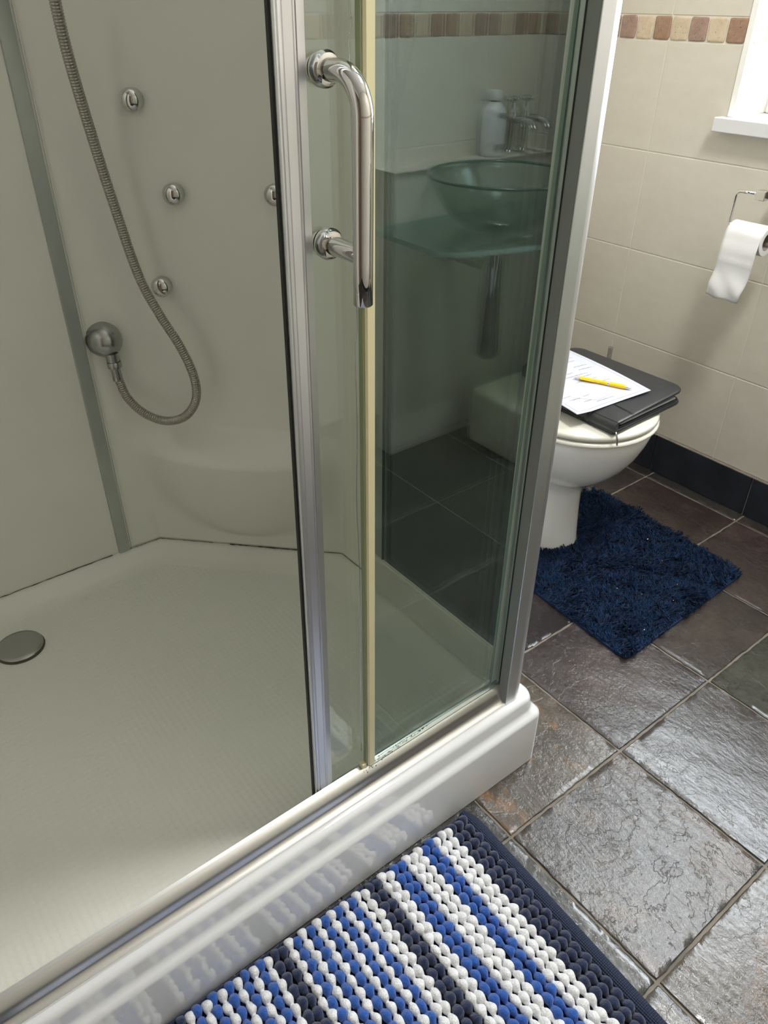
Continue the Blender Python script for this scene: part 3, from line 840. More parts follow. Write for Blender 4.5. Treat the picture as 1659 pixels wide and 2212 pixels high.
# --- sliding door
door = empty('sliding_door', (-.4, .163, .2), 'clear glass sliding shower door with ridged aluminium stile and chrome handle', 'shower door')
st = [(-.5955, .1515), (-.5950, .1500), (-.5945, .1500), (-.5938, .1515), (-.5925, .1515), (-.5918, .1500), (-.5895, .1500), (-.5888, .1512), (-.5880, .1512), (-.5873, .1500),
      (-.5790, .1490), (-.5783, .1502), (-.5775, .1490), (-.5765, .1490), (-.5758, .1500), (-.5748, .1490), (-.5660, .1508), (-.5648, .1525), (-.5645, .1605), (-.5955, .1605)]
bm = BM(); extrude_poly(bm, st, .176, TOP); obj('door_stile', bm, M['alu'], door, True, autos=22)
bm = BM(); box(bm, (-.5978, .1550, .176), (-.5953, .1602, TOP), .0006); obj('door_gasket', fixn(bm), M['black_rubber'], door, False)
pane('door_pane', (-.5660, .1590, .186), (-.2150, .1650, TOP), 1, M['glass_clear'], door)
# handle: bar bent at the top, plain foot below
hx = -.5440; yb = .0995; zt, zl, ze = 1.1570, 1.0090, .9630; R = .034
pts = [(hx, .1550, zt), (hx, .140, zt)]
for k in range(0, 15):
    a = PI/2 * k / 14
    pts.append((hx, yb + R - R * math.sin(a), zt - R + R * math.cos(a)))
pts += [(hx, yb, zt - R - .04 * k) for k in (1, 2, 3)] + [(hx, yb, ze + .0012), (hx, yb, ze)]
rs = [.0095] * (len(pts) - 1) + [.0083]
bm = BM(); tube(bm, pts, rs, n=40); hd = obj('door_handle', bm, M['chrome'], door, True, 'polished chrome bent bar handle', autos=50)
bm = BM(); tube(bm, [(hx, .1550, zl), (hx, yb + .002, zl)], .0092, n=36); obj('handle_foot', bm, M['chrome'], hd, autos=50)
for z in (zt, zl):
    bm = BM(); lathe(bm, [(.0150, 0), (.0152, .006), (.0140, .0078), (.0128, .0105), (.0100, .0112)], (hx, .1589, z), axis='Y-', n=40); obj('handle_collar', bm, M['chrome'], hd, autos=50)
    bm = BM(); lathe(bm, [(.0120, 0), (.0124, .008), (.0095, .0115), (.0005, .0125)], (hx, .1651, z), n=32, mat4=aim((0, 1, 0))); obj('inner_knob', bm, M['chrome'], hd, autos=50)

door.rotation_euler = (0, .0088, 0)      # the door hangs a touch out of plumb
# --- wall elbow and hose
el = empty('hose_elbow', (-.5265, .962, .66), 'dull round metal outlet elbow on the cream panel feeding the hose', 'shower fitting')
bm = BM(); lathe(bm, [(.0335, -.001), (.0340, .003), (.0325, .008), (.0330, .012), (.0300, .024), (.0235, .034), (.0140, .0405), (.0060, .043), (.0005, .0435)], (-.5240, .961, .6600), axis='Y-', n=48); obj('elbow_dome', bm, M['dull_chrome'], el)
d = Vector((.03, .0, -1)).normalized()
bm = BM(); lathe(bm, [(.0125, 0), (.0125, .016), (.0105, .0165), (.0105, .019)], (-.5215, .934, .6390), n=28, mat4=aim(d)); obj('outlet_neck', bm, M['dull_chrome'], el, autos=40)
hose = empty('shower_hose', (-.52, .93, .62), 'ribbed flexible metal shower hose hanging in a loop', 'shower hose')
bm = BM(); lathe(bm, [(.0128, 0), (.0135, .001), (.0135, .012), (.0118, .0135)], (-.5205, .934, .6215), n=6 * 5, mat4=aim(d)); obj('hose_nut', bm, M['dull_chrome'], hose, autos=40)
bm = BM(); lathe(bm, [(.0085, 0), (.0090, .010), (.0098, .026), (.0080, .0265)], (-.5198, .934, .6085), n=24, mat4=aim(d)); obj('hose_ferrule', bm, M['dull_chrome'], hose, autos=40)
pts = spline([(-.535, .82, 1.42), (-.530, .83, 1.235), (-.530, .84, 1.203), (-.522, .852, 1.128), (-.502, .872, 1.017), (-.486, .876, .916), (-.466, .871, .792), (-.445, .855, .72), (-.423, .835, .659), (-.4105, .820, .600), (-.413, .822, .550), (-.433, .843, .512), (-.463, .873, .500), (-.492, .902, .515), (-.512, .922, .547), (-.5185, .933, .584)], 60)
# resample evenly
P = np.array([tuple(p) for p in pts]); L = np.concatenate([[0], np.cumsum(np.linalg.norm(np.diff(P, axis=0), axis=1))])
step = .0042 / 6; s = np.arange(0, L[-1], step)
Q = np.stack([np.interp(s, L, P[:, k]) for k in range(3)], 1)
rad = [0.0078 + (.0009 if (i % 6) in (1, 2, 3, 4) else -.0006) for i in range(len(Q))]
bm = BM(); tube(bm, Q.tolist(), rad, n=14); obj('hose_tube', bm, M['steel'], hose, autos=None)

# ================================================================== TOILET
wc = empty('toilet', (.41, .70, 0), 'white ceramic toilet with cream closed lid carrying the black folder', 'toilet')
def oval(cx, a, yf, yb_, yc, z, n=56, p=2.0):
    l = []
    for k in range(n):
        t = 2 * PI * k / n
        c, s_ = math.cos(t), math.sin(t)
        x = cx + a * math.copysign(abs(c) ** (2 / p), c)
        if s_ < 0: y = yc + (yc - yf) * math.copysign(abs(s_) ** (2 / p), s_)
        else: y = yc + (yb_ - yc) * abs(s_) ** (2 / 3.2)
        l.append((x, y, z))
    return l
cx = .414
pr = [(.0015, .089, .494, .80, .62), (.03, .084, .497, .80, .62), (.10, .074, .500, .79, .62), (.165, .066, .500, .79, .62), (.195, .066, .493, .80, .61), (.208, .074, .478, .82, .60),
      (.222, .092, .455, .84, .58), (.245, .115, .428, .85, .57), (.275, .137, .402, .86, .56), (.31, .155, .381, .86, .56), (.345, .167, .367, .86, .56), (.372, .173, .360, .86, .56), (.385, .171, .362, .86, .56)]
bm = BM(); loft(bm, [oval(cx + .012, a, f, b_, c_, z, p=2.15) for z, a, f, b_, c_ in pr]); obj('bowl', fixn(bm), M['ceramic'], wc, autos=60)
def seat_ring(name, z0, z1, gr, mat, ins=0.0):
    bm = BM(); yc = .56
    ls = []
    for d, z in ((.004, z0), (0, z0 + .003), (0, z1 - .006), (.003, z1 - .002), (.010, z1), (.06, z1 + .003), (.12, z1 + .004)):
        d += ins
        ls.append(oval(cx + .012, .185 - d, .350 + d, .83 - d * .6, yc, z, p=2.1))
    loft(bm, ls); return obj(name, fixn(bm), mat, wc, autos=60)
seat_ring('seat', .3855, .3985, 0, M['seatplastic'])
seat_ring('lid', .4005, .416, 0, M['seatplastic'], .003)
bm = BM()
box(bm, (cx - .17, .86, .385), (cx + .19, 1.04, .74), .03, 4); obj('cistern', fixn(bm), M['ceramic'], wc, autos=60)
bm = BM(); box(bm, (cx - .178, .852, .741), (cx + .198, 1.041, .77), .010, 3); obj('cistern_lid', fixn(bm), M['ceramic'], wc, autos=60)
for dx in (-.07, .09):
    bm = BM(); lathe(bm, [(.012, 0), (.012, .05), (.008, .052)], (cx + dx, .815, .400), n=20, mat4=aim((1, 0, 0))); obj('hinge', bm, M['chrome'], wc, autos=40)

# toilet brush between toilet and wall
br = empty('toilet_brush', (.815, .755, 0), 'steel toilet brush standing between toilet and tiled wall', 'toilet brush')
bm = BM(); lathe(bm, [(.0064, .14), (.0064, .3915), (.0056, .3930), (.001, .3932)], (.805, .741, 0), n=24); obj('handle', bm, M['dull_chrome'], br, autos=40)
bm = BM(); lathe(bm, [(.045, .001), (.046, .006), (.040, .012), (.038, .14), (.036, .145), (.010, .146)], (.805, .741, 0), n=36); obj('holder', bm, M['dull_chrome'], br, autos=40)

# ================================================================== FOLDER, PAPER, PEN
fol = empty('folder', (.47, .53, .4175), 'black leather zip folder lying across the toilet lid under the sheet', 'folder')
FA = Vector((.341, .372)); ang = math.radians(1.5); UX = Vector((math.cos(ang), math.sin(ang))); UY = Vector((-math.sin(ang), math.cos(ang)))
def fpt(u, v, z): q = FA + UX * u + UY * v; return (q.x, q.y, z)
def rrect(u0, v0, u1, v1, rs_, n=7):
    out = []
    for (cx_, cy_, sx, sy, a0), r in zip(((u0, v0, 1, 1, PI), (u1, v0, -1, 1, 1.5*PI), (u1, v1, -1, -1, 0), (u0, v1, 1, -1, .5*PI)), rs_):
        for k in range(n):
            a = a0 + PI/2 * k / (n - 1)
            out.append((cx_ + sx * r + r * math.cos(a), cy_ + sy * r + r * math.sin(a)))
    return out
W_, H_ = .262, .325
def slab(name, outline, zf, th, mat, parent, bev=.0012, label=None, inset_steps=3):
    """slab following height function zf(u,v); grid filled by concentric insets"""
    bm = BM(); cu = sum(p[0] for p in outline) / len(outline); cv = sum(p[1] for p in outline) / len(outline)
    def L(k, dz): return [fpt(cu + (u - cu) * k, cv + (v - cv) * k, zf(cu + (u - cu) * k, cv + (v - cv) * k) + dz) for u, v in outline]
    ks = [.02, .25, .45, .62, .76, .88, .96, 1 - .006, ]
    ls = [L(k, 0) for k in ks] + [L(1, bev)] + [L(1, th - bev)] + [L(k, th) for k in reversed(ks)]
    loft(bm, ls); return obj(name, fixn(bm), mat, parent, label=label, autos=50)
slab('lower_cover', rrect(0, 0, W_ + .003, H_, (.006, .028, .028, .006)), lambda u, v: .4205, .006, M['leather'], fol)
slab('inner_lining', rrect(.012, .004, W_ - .008, H_ - .006, (.004, .022, .022, .004)), lambda u, v: .4268, .004, M['black_cloth'], fol)
slab('paper_pad', rrect(.030, .007, W_ - .022, H_ - .012, (.002, .002, .002, .002)), lambda u, v: .4310 + .006 * math.sin(min(1, max(0, u / W_)) * PI), .0045, M['paper'], fol)
def top_z(u, v):
    t = max(0.0, min(1.0, u / W_)); s_ = max(0, min(1, v / H_))
    return .4430 + .0110 * math.sin(min(1, t * 1.15) * PI * .62) + .004 * math.sin(s_ * PI) - .002 * (1 - s_) * t
slab('upper_cover', rrect(.006, -.001, W_, H_, (.004, .030, .030, .004)), top_z, .0055, M['leather'], fol)
# spine: half round joining the covers, with a stitched strap loop across it
bm = BM(); ls = []
for k in range(25):
    v = H_ * k / 24
    ls.append([fpt(.010 - .0135 * math.sin(PI * q / 12) , v, .4345 - .0140 * math.cos(PI * q / 12)) for q in range(13)])
loft(bm, ls); obj('spine', fixn(bm), M['leather'], fol, autos=60)
for v0 in (.070, .215):
    bm = BM(); ls = []
    for v in (v0, v0 + .002, v0 + .006, v0 + .010, v0 + .012):
        ex = .0008 if v in (v0, v0 + .012) else .0026
        ls.append([fpt(.014 - (.0165 + ex) * math.sin(PI * q / 14) , v, .4350 - (.0145 + ex) * math.cos(PI * q / 14)) for q in range(15)])
    loft(bm, ls); obj('spine_band', fixn(bm), M['leather'], fol, autos=60)
bm = BM(); ls = []
# raised seam over the upper cover beside the spine
pts = [fpt(.062, H_ * k / 20, top_z(.062, H_ * k / 20) + .0057) for k in range(21)]
tube(bm, pts, .0009, n=6); obj('cover_seam', bm, M['leather'], fol)
# zip tape round the open edge, with a pull hanging at the corner
edge = [p for p in rrect(.004, .002, W_ - .001, H_ - .002, (.004, .028, .028, .004), 9)]
bm = BM(); tube(bm, [fpt(u, v, .4275) for u, v in edge[6:30]], .0019, n=8); obj('zip', bm, M['black_rubber'], fol)
bm = BM(); tube(bm, [fpt(u, v, top_z(u, v) - .0006) for u, v in edge[6:30]], .0016, n=8); obj('zip', bm, M['silver_plastic'] if False else M['leather'], fol)
zp = fpt(-.003, -.004, .4310)
bm = BM(); tube(bm, [zp, (zp[0] + .0005, zp[1] - .0035, .4240), (zp[0] + .0020, zp[1] - .0060, .4110), (zp[0] + .0032, zp[1] - .0075, .4000)], [.0016, .0019, .0024, .0012], n=10); obj('zip_pull', bm, M['dull_chrome'], fol)

# sheet of paper
a9 = math.radians(-8.5)
PO = Vector((.2965, .4445)); PX = Vector((math.cos(a9), math.sin(a9))); PY = Vector((-math.sin(a9), math.cos(a9)))
PWd, PHt = .219, .300
def pz(x, y):
    u = (Vector((x, y)) - FA).dot(UX); v = (Vector((x, y)) - FA).dot(UY)
    z = top_z(u, v) + .0060
    if u < 0: z = top_z(0, v) + .0060 + .02 * min(0, u + .02)
    return z + .0010
def ppt(s, t, dz=0):
    q = PO + PX * s + PY * t
    cv = .0045 * (abs(s / PWd - .5) * 2) ** 3 * (1 - t / PHt) * .6
    return Vector((q.x, q.y, pz(q.x, q.y) + cv + dz))
n1, n2 = 26, 34
V = [ppt(PWd * i / n1, PHt * j / n2, dz) for dz in (0, .0004) for i in range(n1 + 1) for j in range(n2 + 1)]
F = []; K = (n1 + 1) * (n2 + 1)
for i in range(n1):
    for j in range(n2):
        k = i * (n2 + 1) + j
        F.append((K + k, K + k + n2 + 1, K + k + n2 + 2, K + k + 1)); F.append((k, k + 1, k + n2 + 2, k + n2 + 1))
bord = [(i, 0) for i in range(n1)] + [(n1, j) for j in range(n2)] + [(i, n2) for i in range(n1, 0, -1)] + [(0, j) for j in range(n2, 0, -1)]
bi = [i * (n2 + 1) + j for i, j in bord]
for k in range(len(bi)):
    a, b_ = bi[k], bi[(k + 1) % len(bi)]; F.append((a, b_, K + b_, K + a))
sheet = empty('paper_sheet', (PO.x, PO.y, .446), 'white sheet with pencil notes lying on the black folder', 'paper')
obj('sheet', np_mesh('sheet', [tuple(v) for v in V], F), M['paper'], sheet)
def ink(bm, pts, w):
    P_ = [Vector(p) for p in pts]
    L_ = []; R_ = []
    for i, p in enumerate(P_):
        d_ = (P_[min(i + 1, len(P_) - 1)] - P_[max(i - 1, 0)])
        n_ = Vector((-d_.y, d_.x, 0)); n_ = n_.normalized() * w if n_.length > 0 else Vector((w, 0, 0))
        L_.append(bm.verts.new(p + n_)); R_.append(bm.verts.new(p - n_))
    for i in range(len(P_) - 1):
        bm.faces.new((L_[i], R_[i], R_[i+1], L_[i+1]))
bm = BM(); rr = random.Random(21); e = .0007
m_ = .010
def line(s0, t0, s1, t1, n, w): ink(bm, [ppt(s0 + (s1 - s0) * k / n, t0 + (t1 - t0) * k / n, e) for k in range(n + 1)], w)
for q in ((m_, m_, PWd - m_, m_), (PWd - m_, m_, PWd - m_, PHt - m_), (PWd - m_, PHt - m_, m_, PHt - m_), (m_, PHt - m_, m_, m_)): line(*q, 30, .0003)
obj('printed_border', bm, M['ink'], sheet, False)
bm = BM()
def scribble(s0, t0, ln, h=.0035, slope=0.0):
    n = int(ln / .0009); ph = rr.uniform(0, 6); pts = []
    for k in range(n):
        s_ = s0 + ln * k / n; hh = h * (.5 + .5 * abs(math.sin(k * .21 + ph)))
        pts.append(ppt(s_ + .0008 * math.sin(k * 1.7), t0 + slope * (s_ - s0) + hh * math.sin(k * 1.35 + ph) * .55, e))
        if rr.random() < .13 and len(pts) > 3:
            ink(bm, pts, .00042); pts = []
    if len(pts) > 2: ink(bm, pts, .00042)
for row, (t, segs) in enumerate([(.272, [(.05, .03), (.12, .05)]), (.255, [(.03, .06), (.12, .04)]), (.238, [(.06, .07), (.15, .04)]), (.221, [(.03, .05), (.10, .08)]), (.204, [(.04, .10)]), (.186, [(.07, .06), (.15, .04)]),
                        (.168, [(.05, .08), (.15, .04)]), (.152, [(.04, .12)]), (.136, [(.03, .05), (.11, .05)]), (.118, [(.10, .06)]), (.094, [(.15, .03)]), (.078, [(.02, .03)]), (.060, [(.03, .03), (.07, .02)]), (.040, [(.055, .022)]), (.026, [(.08, .05)])]):
    for s0, ln in segs: scribble(s0, t, ln, .0035, -.05)
obj('handwriting', bm, M['ink'], sheet, False)
for q in ((.045, .070, .085, .030), (.085, .030, .130, .034), (.12, .14, .15, .09)):
    bm = BM(); line(*q, 14, .0003); obj('drawn_line', bm, M['ink'], sheet, False)

# pen
pa = Vector((.4265, .5600, pz(.4265, .56) + .0062)); pb = Vector((.4790, .4400, pz(.479, .44) + .0062))
pd = (pb - pa); PL = pd.length; pd.normalize(); Mx = aim(pd)
pen = empty('pen', tuple(pa), 'yellow ballpoint pen with silver tip lying on the handwritten sheet', 'pen')
bm = BM(); lathe(bm, [(.0036, .008), (.0043, .010), (.0046, .020), (.0044, .045), (.0047, .074)], tuple(pa), n=24, mat4=Mx); obj('barrel', bm, M['pen_yellow'], pen, autos=40)
bm = BM(); lathe(bm, [(.0049, .074), (.0050, .0745), (.0050, .0775), (.0049, .078)], tuple(pa), n=24, mat4=Mx); obj('ring', bm, M['silver_plastic'], pen, autos=40)
bm = BM(); lathe(bm, [(.0047, .078), (.0052, .085), (.0055, .100), (.0052, .113), (.0044, .1165)], tuple(pa), n=24, mat4=Mx); obj('grip', bm, M['pen_yellow'], pen, autos=40)
bm = BM(); lathe(bm, [(.0043, .1165), (.0040, .120), (.0026, .126), (.0011, .130), (.0005, .1325)], tuple(pa), n=24, mat4=Mx); obj('tip', bm, M['silver_plastic'], pen, autos=40)
bm = BM(); lathe(bm, [(.0026, -.004), (.0028, -.003), (.0028, .008), (.0020, .0085)], tuple(pa), n=20, mat4=Mx); obj('push_button', bm, M['silver_plastic'], pen, autos=40)
sd_ = Vector((-pd.y, pd.x, 0)).normalized() * -1
bm = BM(); c0 = pa + pd * .011 + sd_ * .0058; tube(bm, [pa + pd * .010 + sd_ * .003, c0, pa + pd * .03 + sd_ * .0066, pa + pd * .045 + sd_ * .0056], [.0010, .0012, .0011, .0009], n=8); obj('clip', bm, M['pen_yellow'], pen)

# ================================================================== TOILET ROLL
th = empty('toilet_roll_holder', (.90, .45, .80), 'chrome toilet roll holder arm on square block on tiled wall', 'toilet roll holder')
bm = BM(); box(bm, (.852, .440, .827), (.876, .4635, .848), .0012); obj('block', fixn(bm), M['chrome'], th, False)
bm = BM(); box(bm, (.876, .428, .829), (.9475, .452, .847), .0012); box(bm, (.941, .4150, .812), (.9485, .465, .864), .0015); obj('wall_plate', fixn(bm), M['chrome'], th, False)
ax = .864
pts = [(ax, .464, .8378), (ax, .500, .8378)]
for k in range(1, 8):
    a = PI/2 * k / 8; pts.append((ax, .504 + .012 * math.sin(a), .8258 + .012 * math.cos(a)))
pts += [(ax, .5165, .80), (ax, .5165, .778)]
for k in range(1, 8):
    a = PI/2 * k / 8; pts.append((ax, .5085 + .008 * math.cos(a), .770 - .008 * math.sin(a)))
pts += [(ax, .500, .762), (ax, .402, .762), (ax, .400, .766)]
bm = BM(); tube(bm, pts, .0033, n=16); obj('arm', bm, M['chrome'], th)
roll = empty('toilet_roll', (.864, .46, .70), 'nearly used white toilet roll with a hanging sheet', 'toilet roll')
ry0, ry1 = .411, .5035; rc = (.864, .7415)
bm = BM(); R1 = .0330
prof = [(.0205, 0), (.0205, ry1 - ry0), (R1 - .001, ry1 - ry0), (R1, ry1 - ry0 - .001), (R1, .001), (R1 - .001, 0), (.0205, 0)]
ls = []
for r_, h_ in prof: ls.append([(rc[0] + r_ * math.cos(2*PI*k/48), ry0 + h_, rc[1] + r_ * math.sin(2*PI*k/48)) for k in range(48)])
loft(bm, ls, False, False); obj('tissue_roll', fixn(bm), M['tissue'], roll, autos=40)
M['card'] = simple('grey_card', (.25, .22, .19), .9)
bm = BM(); ls = []
for r_, h_ in [(.0203, .0005), (.0203, ry1 - ry0 - .0005), (.0192, ry1 - ry0 - .0005), (.0192, .0005), (.0203, .0005)]: ls.append([(rc[0] + r_ * math.cos(2*PI*k/32), ry0 + h_, rc[1] + r_ * math.sin(2*PI*k/32)) for k in range(32)])
loft(bm, ls, False, False); obj('core', fixn(bm), M['card'], roll, autos=40)
# hanging sheet on the room side
path = []
for k in range(9):
    a = math.radians(80 + 100 * k / 8); path.append((rc[0] + (R1 + .0012) * math.cos(a), rc[1] + (R1 + .0012) * math.sin(a)))
for k in range(1, 26):
    t = k / 25; path.append((rc[0] - R1 - .0012 - .006 * math.sin(t * 2.6) - .003 * math.sin(t * 9), rc[1] - .142 * t))
bm = BM(); rows = []
for k, (x, z) in enumerate(path):
    t = max(0, (k - 8) / 25)
    row = []
    for q in range(13):
        w = q / 12; yy = ry0 + .0015 + (ry1 - ry0 - .003) * w + .010 * t * t - .002 * math.sin(t * 4)
        dx = (.0030 * math.sin(w * 9 + t * 12) * sstep(.45, .9, t) + .0018 * math.sin(w * 5 + t * 3) * t)
        zz = z - (.0016 * math.sin(w * 11) * (1 if k == len(path) - 1 else 0))
        row.append((x + float(dx) - .003 * float(sstep(.3,.34,t)) * (1 - t), yy, zz))
    rows.append(row)
loft(bm, rows, False, False, closed=False); o = obj('hanging_sheet', bm, M['tissue'], roll)
md = o.modifiers.new('thick', 'SOLIDIFY'); md.thickness = .0005

# ================================================================== CONTOUR MAT (dark blue shag)
MX0, MX1, MY0, MY1 = .206, .688, .150, .640
sh = empty('contour_mat', (.45, .40, 0), 'dark blue shaggy contour mat fitted around the toilet foot', 'bath mat')
def mat_outline():
    """corners measured a little out of square, notch for the pedestal"""
    def sk(x, y):
        u = (x - MX0) / (MX1 - MX0); v = (y - MY0) / (MY1 - MY0)
        return (x + .022 * v, y - .006 * (1 - u) + .004 * u)
    pts = []
    def seg(a, b, n=14):
        for k in range(n): pts.append(sk(a[0] + (b[0] - a[0]) * k / n, a[1] + (b[1] - a[1]) * k / n))
    r = .012
    seg((MX0 + r, MY0), (MX1 - r, MY0), 24); seg((MX1 - r, MY0), (MX1, MY0 + r), 3); seg((MX1, MY0 + r), (MX1, MY1 - .03), 24); seg((MX1, MY1 - .03), (MX1 - .03, MY1), 4)
    seg((MX1 - .03, MY1), (.5075, MY1), 8); seg((.5075, MY1), (.5075, .56), 6)
    for k in range(20):
        a = -PI * k / 19; pts.append((.427 + .080 * math.cos(a), .565 - .070 * abs(math.sin(a)) ** .8))
    seg((.3465, .56), (.3465, MY1), 6); seg((.3465, MY1), (MX0 + .03, MY1), 6); seg((MX0 + .03, MY1), (MX0, MY1 - .03), 4); seg((MX0, MY1 - .03), (MX0, MY0 + r), 24); seg((MX0, MY0 + r), (MX0 + r, MY0), 3)
    return pts
ol = mat_outline()
bm = BM()
v0 = [bm.verts.new((x, y, .0010)) for x, y in ol]; v1 = [bm.verts.new((x, y, .0065)) for x, y in ol]
for k in range(len(ol)):
    j = (k + 1) % len(ol); bm.faces.new((v0[k], v0[j], v1[j], v1[k]))
bm.faces.new(v1); bm.faces.new(list(reversed(v0)))
obj('backing', fixn(bm), M['navy_cloth'], sh, False)
# pile as thick curled tufts
A = np.array(ol)
def inside(px, py, A, margin):
    x, y = A[:, 0], A[:, 1]; x2, y2 = np.roll(x, -1), np.roll(y, -1)
    res = np.zeros(len(px), bool); dist = np.full(len(px), 9.0)
    for a, b, c, d in zip(x, y, x2, y2):
        cond = ((b > py) != (d > py)); 
        with np.errstate(divide='ignore', invalid='ignore'):
            xi = (c - a) * (py - b) / (d - b) + a
        res ^= cond & (px < xi)
        L2 = (c - a) ** 2 + (d - b) ** 2 + 1e-12
        t = np.clip(((px - a) * (c - a) + (py - b) * (d - b)) / L2, 0, 1)
        dist = np.minimum(dist, np.hypot(px - a - t * (c - a), py - b - t * (d - b)))
    return res & (dist > margin), dist
def tufts(n, seed):
    r = np.random.default_rng(seed)
    px = r.uniform(MX0, MX1 + .03, n); py = r.uniform(MY0 - .01, MY1 + .01, n)
    ok, dist = inside(px, py, A, .0008); px, py, dist = px[ok], py[ok], dist[ok]
    n = len(px)
    # smooth lay direction and clumping
    cs = .0105
    wx = px + .004 * np.sin(py * 260) + .003 * np.sin(px * 190 + py * 330); wy = py + .004 * np.sin(px * 240 + 1) + .003 * np.cos(py * 170 - px * 310)
    ci = (np.floor(wx / cs).astype(int) * 7919 + np.floor(wy / cs).astype(int) * 104729) % 9973
    tabA = r.normal(0, .8, 9973)[ci]; tabL = r.uniform(.75, 1.25, 9973)[ci]; tabN = r.uniform(-.22, .22, 9973)[ci]
    fx = (wx / cs) % 1 - .5; fyy = (wy / cs) % 1 - .5
    f1 = np.sin(px * 23 + 1.3 * np.sin(py * 19)) + np.sin(py * 31 + 2 * np.sin(px * 13)); f2 = np.cos(px * 37 + py * 21) + np.sin(px * 53 - py * 47)
    th = f1 * .9 + f2 * .4 + tabA + r.normal(0, .22, n)
    ln = (.019 + .005 * np.sin(px * 61 + py * 45) + r.normal(0, .002, n)) * (.75 + .25 * np.clip(dist / .02, 0, 1)) * tabL
    lean = .55 + .20 * np.sin(px * 91 + 3 * np.sin(py * 57)) + tabN + r.normal(0, .07, n)
    SEG, W = 4, 3
    V = np.zeros((n, SEG, W, 3)); dx, dy = np.cos(th), np.sin(th)
    for s_ in range(SEG):
        t = s_ / (SEG - 1)
        out = ln * lean * t ** 1.3; up = ln * (t ** .8) * (1 - .35 * t * lean)
        curl = .0022 * np.sin(t * 5 + th * 3)
        cx_ = px + dx * out - dy * curl - fx * cs * .7 * t; cy_ = py + dy * out + dx * curl - fyy * cs * .7 * t; cz_ = .0055 + up * .72
        rad = .0016 * (1.0 - .55 * t)
        for w in range(W):
            a = 2 * PI * w / W + th
            V[:, s_, w, 0] = cx_ + rad * np.cos(a); V[:, s_, w, 1] = cy_ + rad * np.sin(a); V[:, s_, w, 2] = cz_
    base = (np.arange(n) * SEG * W)[:, None]
    F = []
    for s_ in range(SEG - 1):
        for w in range(W):
            w2 = (w + 1) % W
            F.append(base + np.array([[s_ * W + w, s_ * W + w2, (s_ + 1) * W + w2, (s_ + 1) * W + w]]))
    return V.reshape(-1, 3), np.concatenate(F)
V, F = tufts(60000, 5)
o = obj('pile', np_mesh('pile', V, F), M['pile_blue'], sh, True)
# crumbs of lint
M['lint'] = simple('pale_lint', (.7, .62, .5), .9)
for x, y, s_ in ((.55, .30, .0028), (.60, .38, .004), (.50, .22, .002), (.44, .19, .002), (.37, .30, .0018), (.47, .33, .0015), (.30, .17, .003), (.40, .25, .0015)):
    bm = BM(); bmesh.ops.create_icosphere(bm, subdivisions=1, radius=s_ * .7, matrix=Matrix.Translation((x, y, .0225)) @ Matrix.Diagonal((1, .6, .4, 1))); obj('lint', bm, M['lint'], sh, False)


# ================================================================== BOBBLE MAT
bmt = empty('bobble_mat', (-.34, .074, 0), 'striped bobble bath mat in white, royal blue and navy beside the tray', 'bath mat')
PITCH, STEP = .01265, .0203
seq = 'N3 W3 B2 W3 B2 W2 N2 W2 B1 W1 B1 W1 B1 W1 B1 W1 B1 W1 N2 W1 B1 W1 B1 W1 B1 W1 B1 W1 B1 W1 N2 W2 B2 W3 B2 W3 N3'.split()
ytop = .079
nrow = 26
yl = ytop - STEP * nrow - .008
def bead_row(xc, seed, stag):
    r = np.random.default_rng(seed); V = []
    # one continuous lumpy cord: beads joined by necks
    seg = 8; n = nrow * seg; W = 10
    rings = []
    amp = r.uniform(.88, 1.08, nrow + 2); sh_ = r.normal(0, .0007, nrow + 2); hh = r.uniform(.9, 1.12, nrow + 2); jy = r.normal(0, .0009, nrow + 2)
    for k in range(n + 1):
        b = k / seg; i = min(int(b), nrow - 1); f = b - i
        prof = max(0.0, math.sin(PI * f)) ** .62
        neck = .36 if 0 < k < n else .12
        w = (neck + (1 - neck) * prof) * amp[i]
        y = ytop - (b * STEP) - stag + jy[i] * math.sin(PI * f)
        cxx = xc + sh_[i] + .0012 * math.sin(b * PI) 
        rx = .0082 * w; rz = .0090 * w * hh[i]
        zc = .0085 + .0055 * prof
        ring = []
        for q in range(W):
            a = 2 * PI * q / W
            lump = 1 + .09 * math.sin(3 * a + seed + i * 2.1) * prof + r.normal(0, .025)
            # beads bulge forward over their necks
            ring.append((cxx + .024 * (y - ytop) + rx * math.cos(a) * lump, y + .0030 * prof * math.sin(a) * -1 + r.normal(0, .0002), max(.004, zc + rz * math.sin(a) * lump)))
        rings.append(ring)
    return rings
x = -.3520; rowi = 0; mats = {'N': 'bead_navy', 'W': 'bead_white', 'B': 'bead_blue'}; names = {'N': 'navy_stripe', 'W': 'white_stripe', 'B': 'blue_stripe'}
for s_ in seq:
    c, cnt = s_[0], int(s_[1:]); bm = BM()
    for q in range(cnt):
        loft(bm, bead_row(x, rowi * 13 + 1, (rowi % 2) * .004 + random.uniform(-.0015, .0015))); x -= PITCH; rowi += 1
    o = obj(names[c], fixn(bm), M[mats[c]], bmt, label={'N': 'navy', 'W': 'white', 'B': 'royal blue'}[c] + ' bobble stripe')
    sb = o.modifiers.new('round', 'SUBSURF'); sb.levels = 1; sb.render_levels = 1
xend = x
bm = BM(); box(bm, (xend - .004, yl + .004, .0012), (-.345, ytop + .002, .0065), .001, 1); obj('backing', fixn(bm), M['bead_navy'], bmt, False)
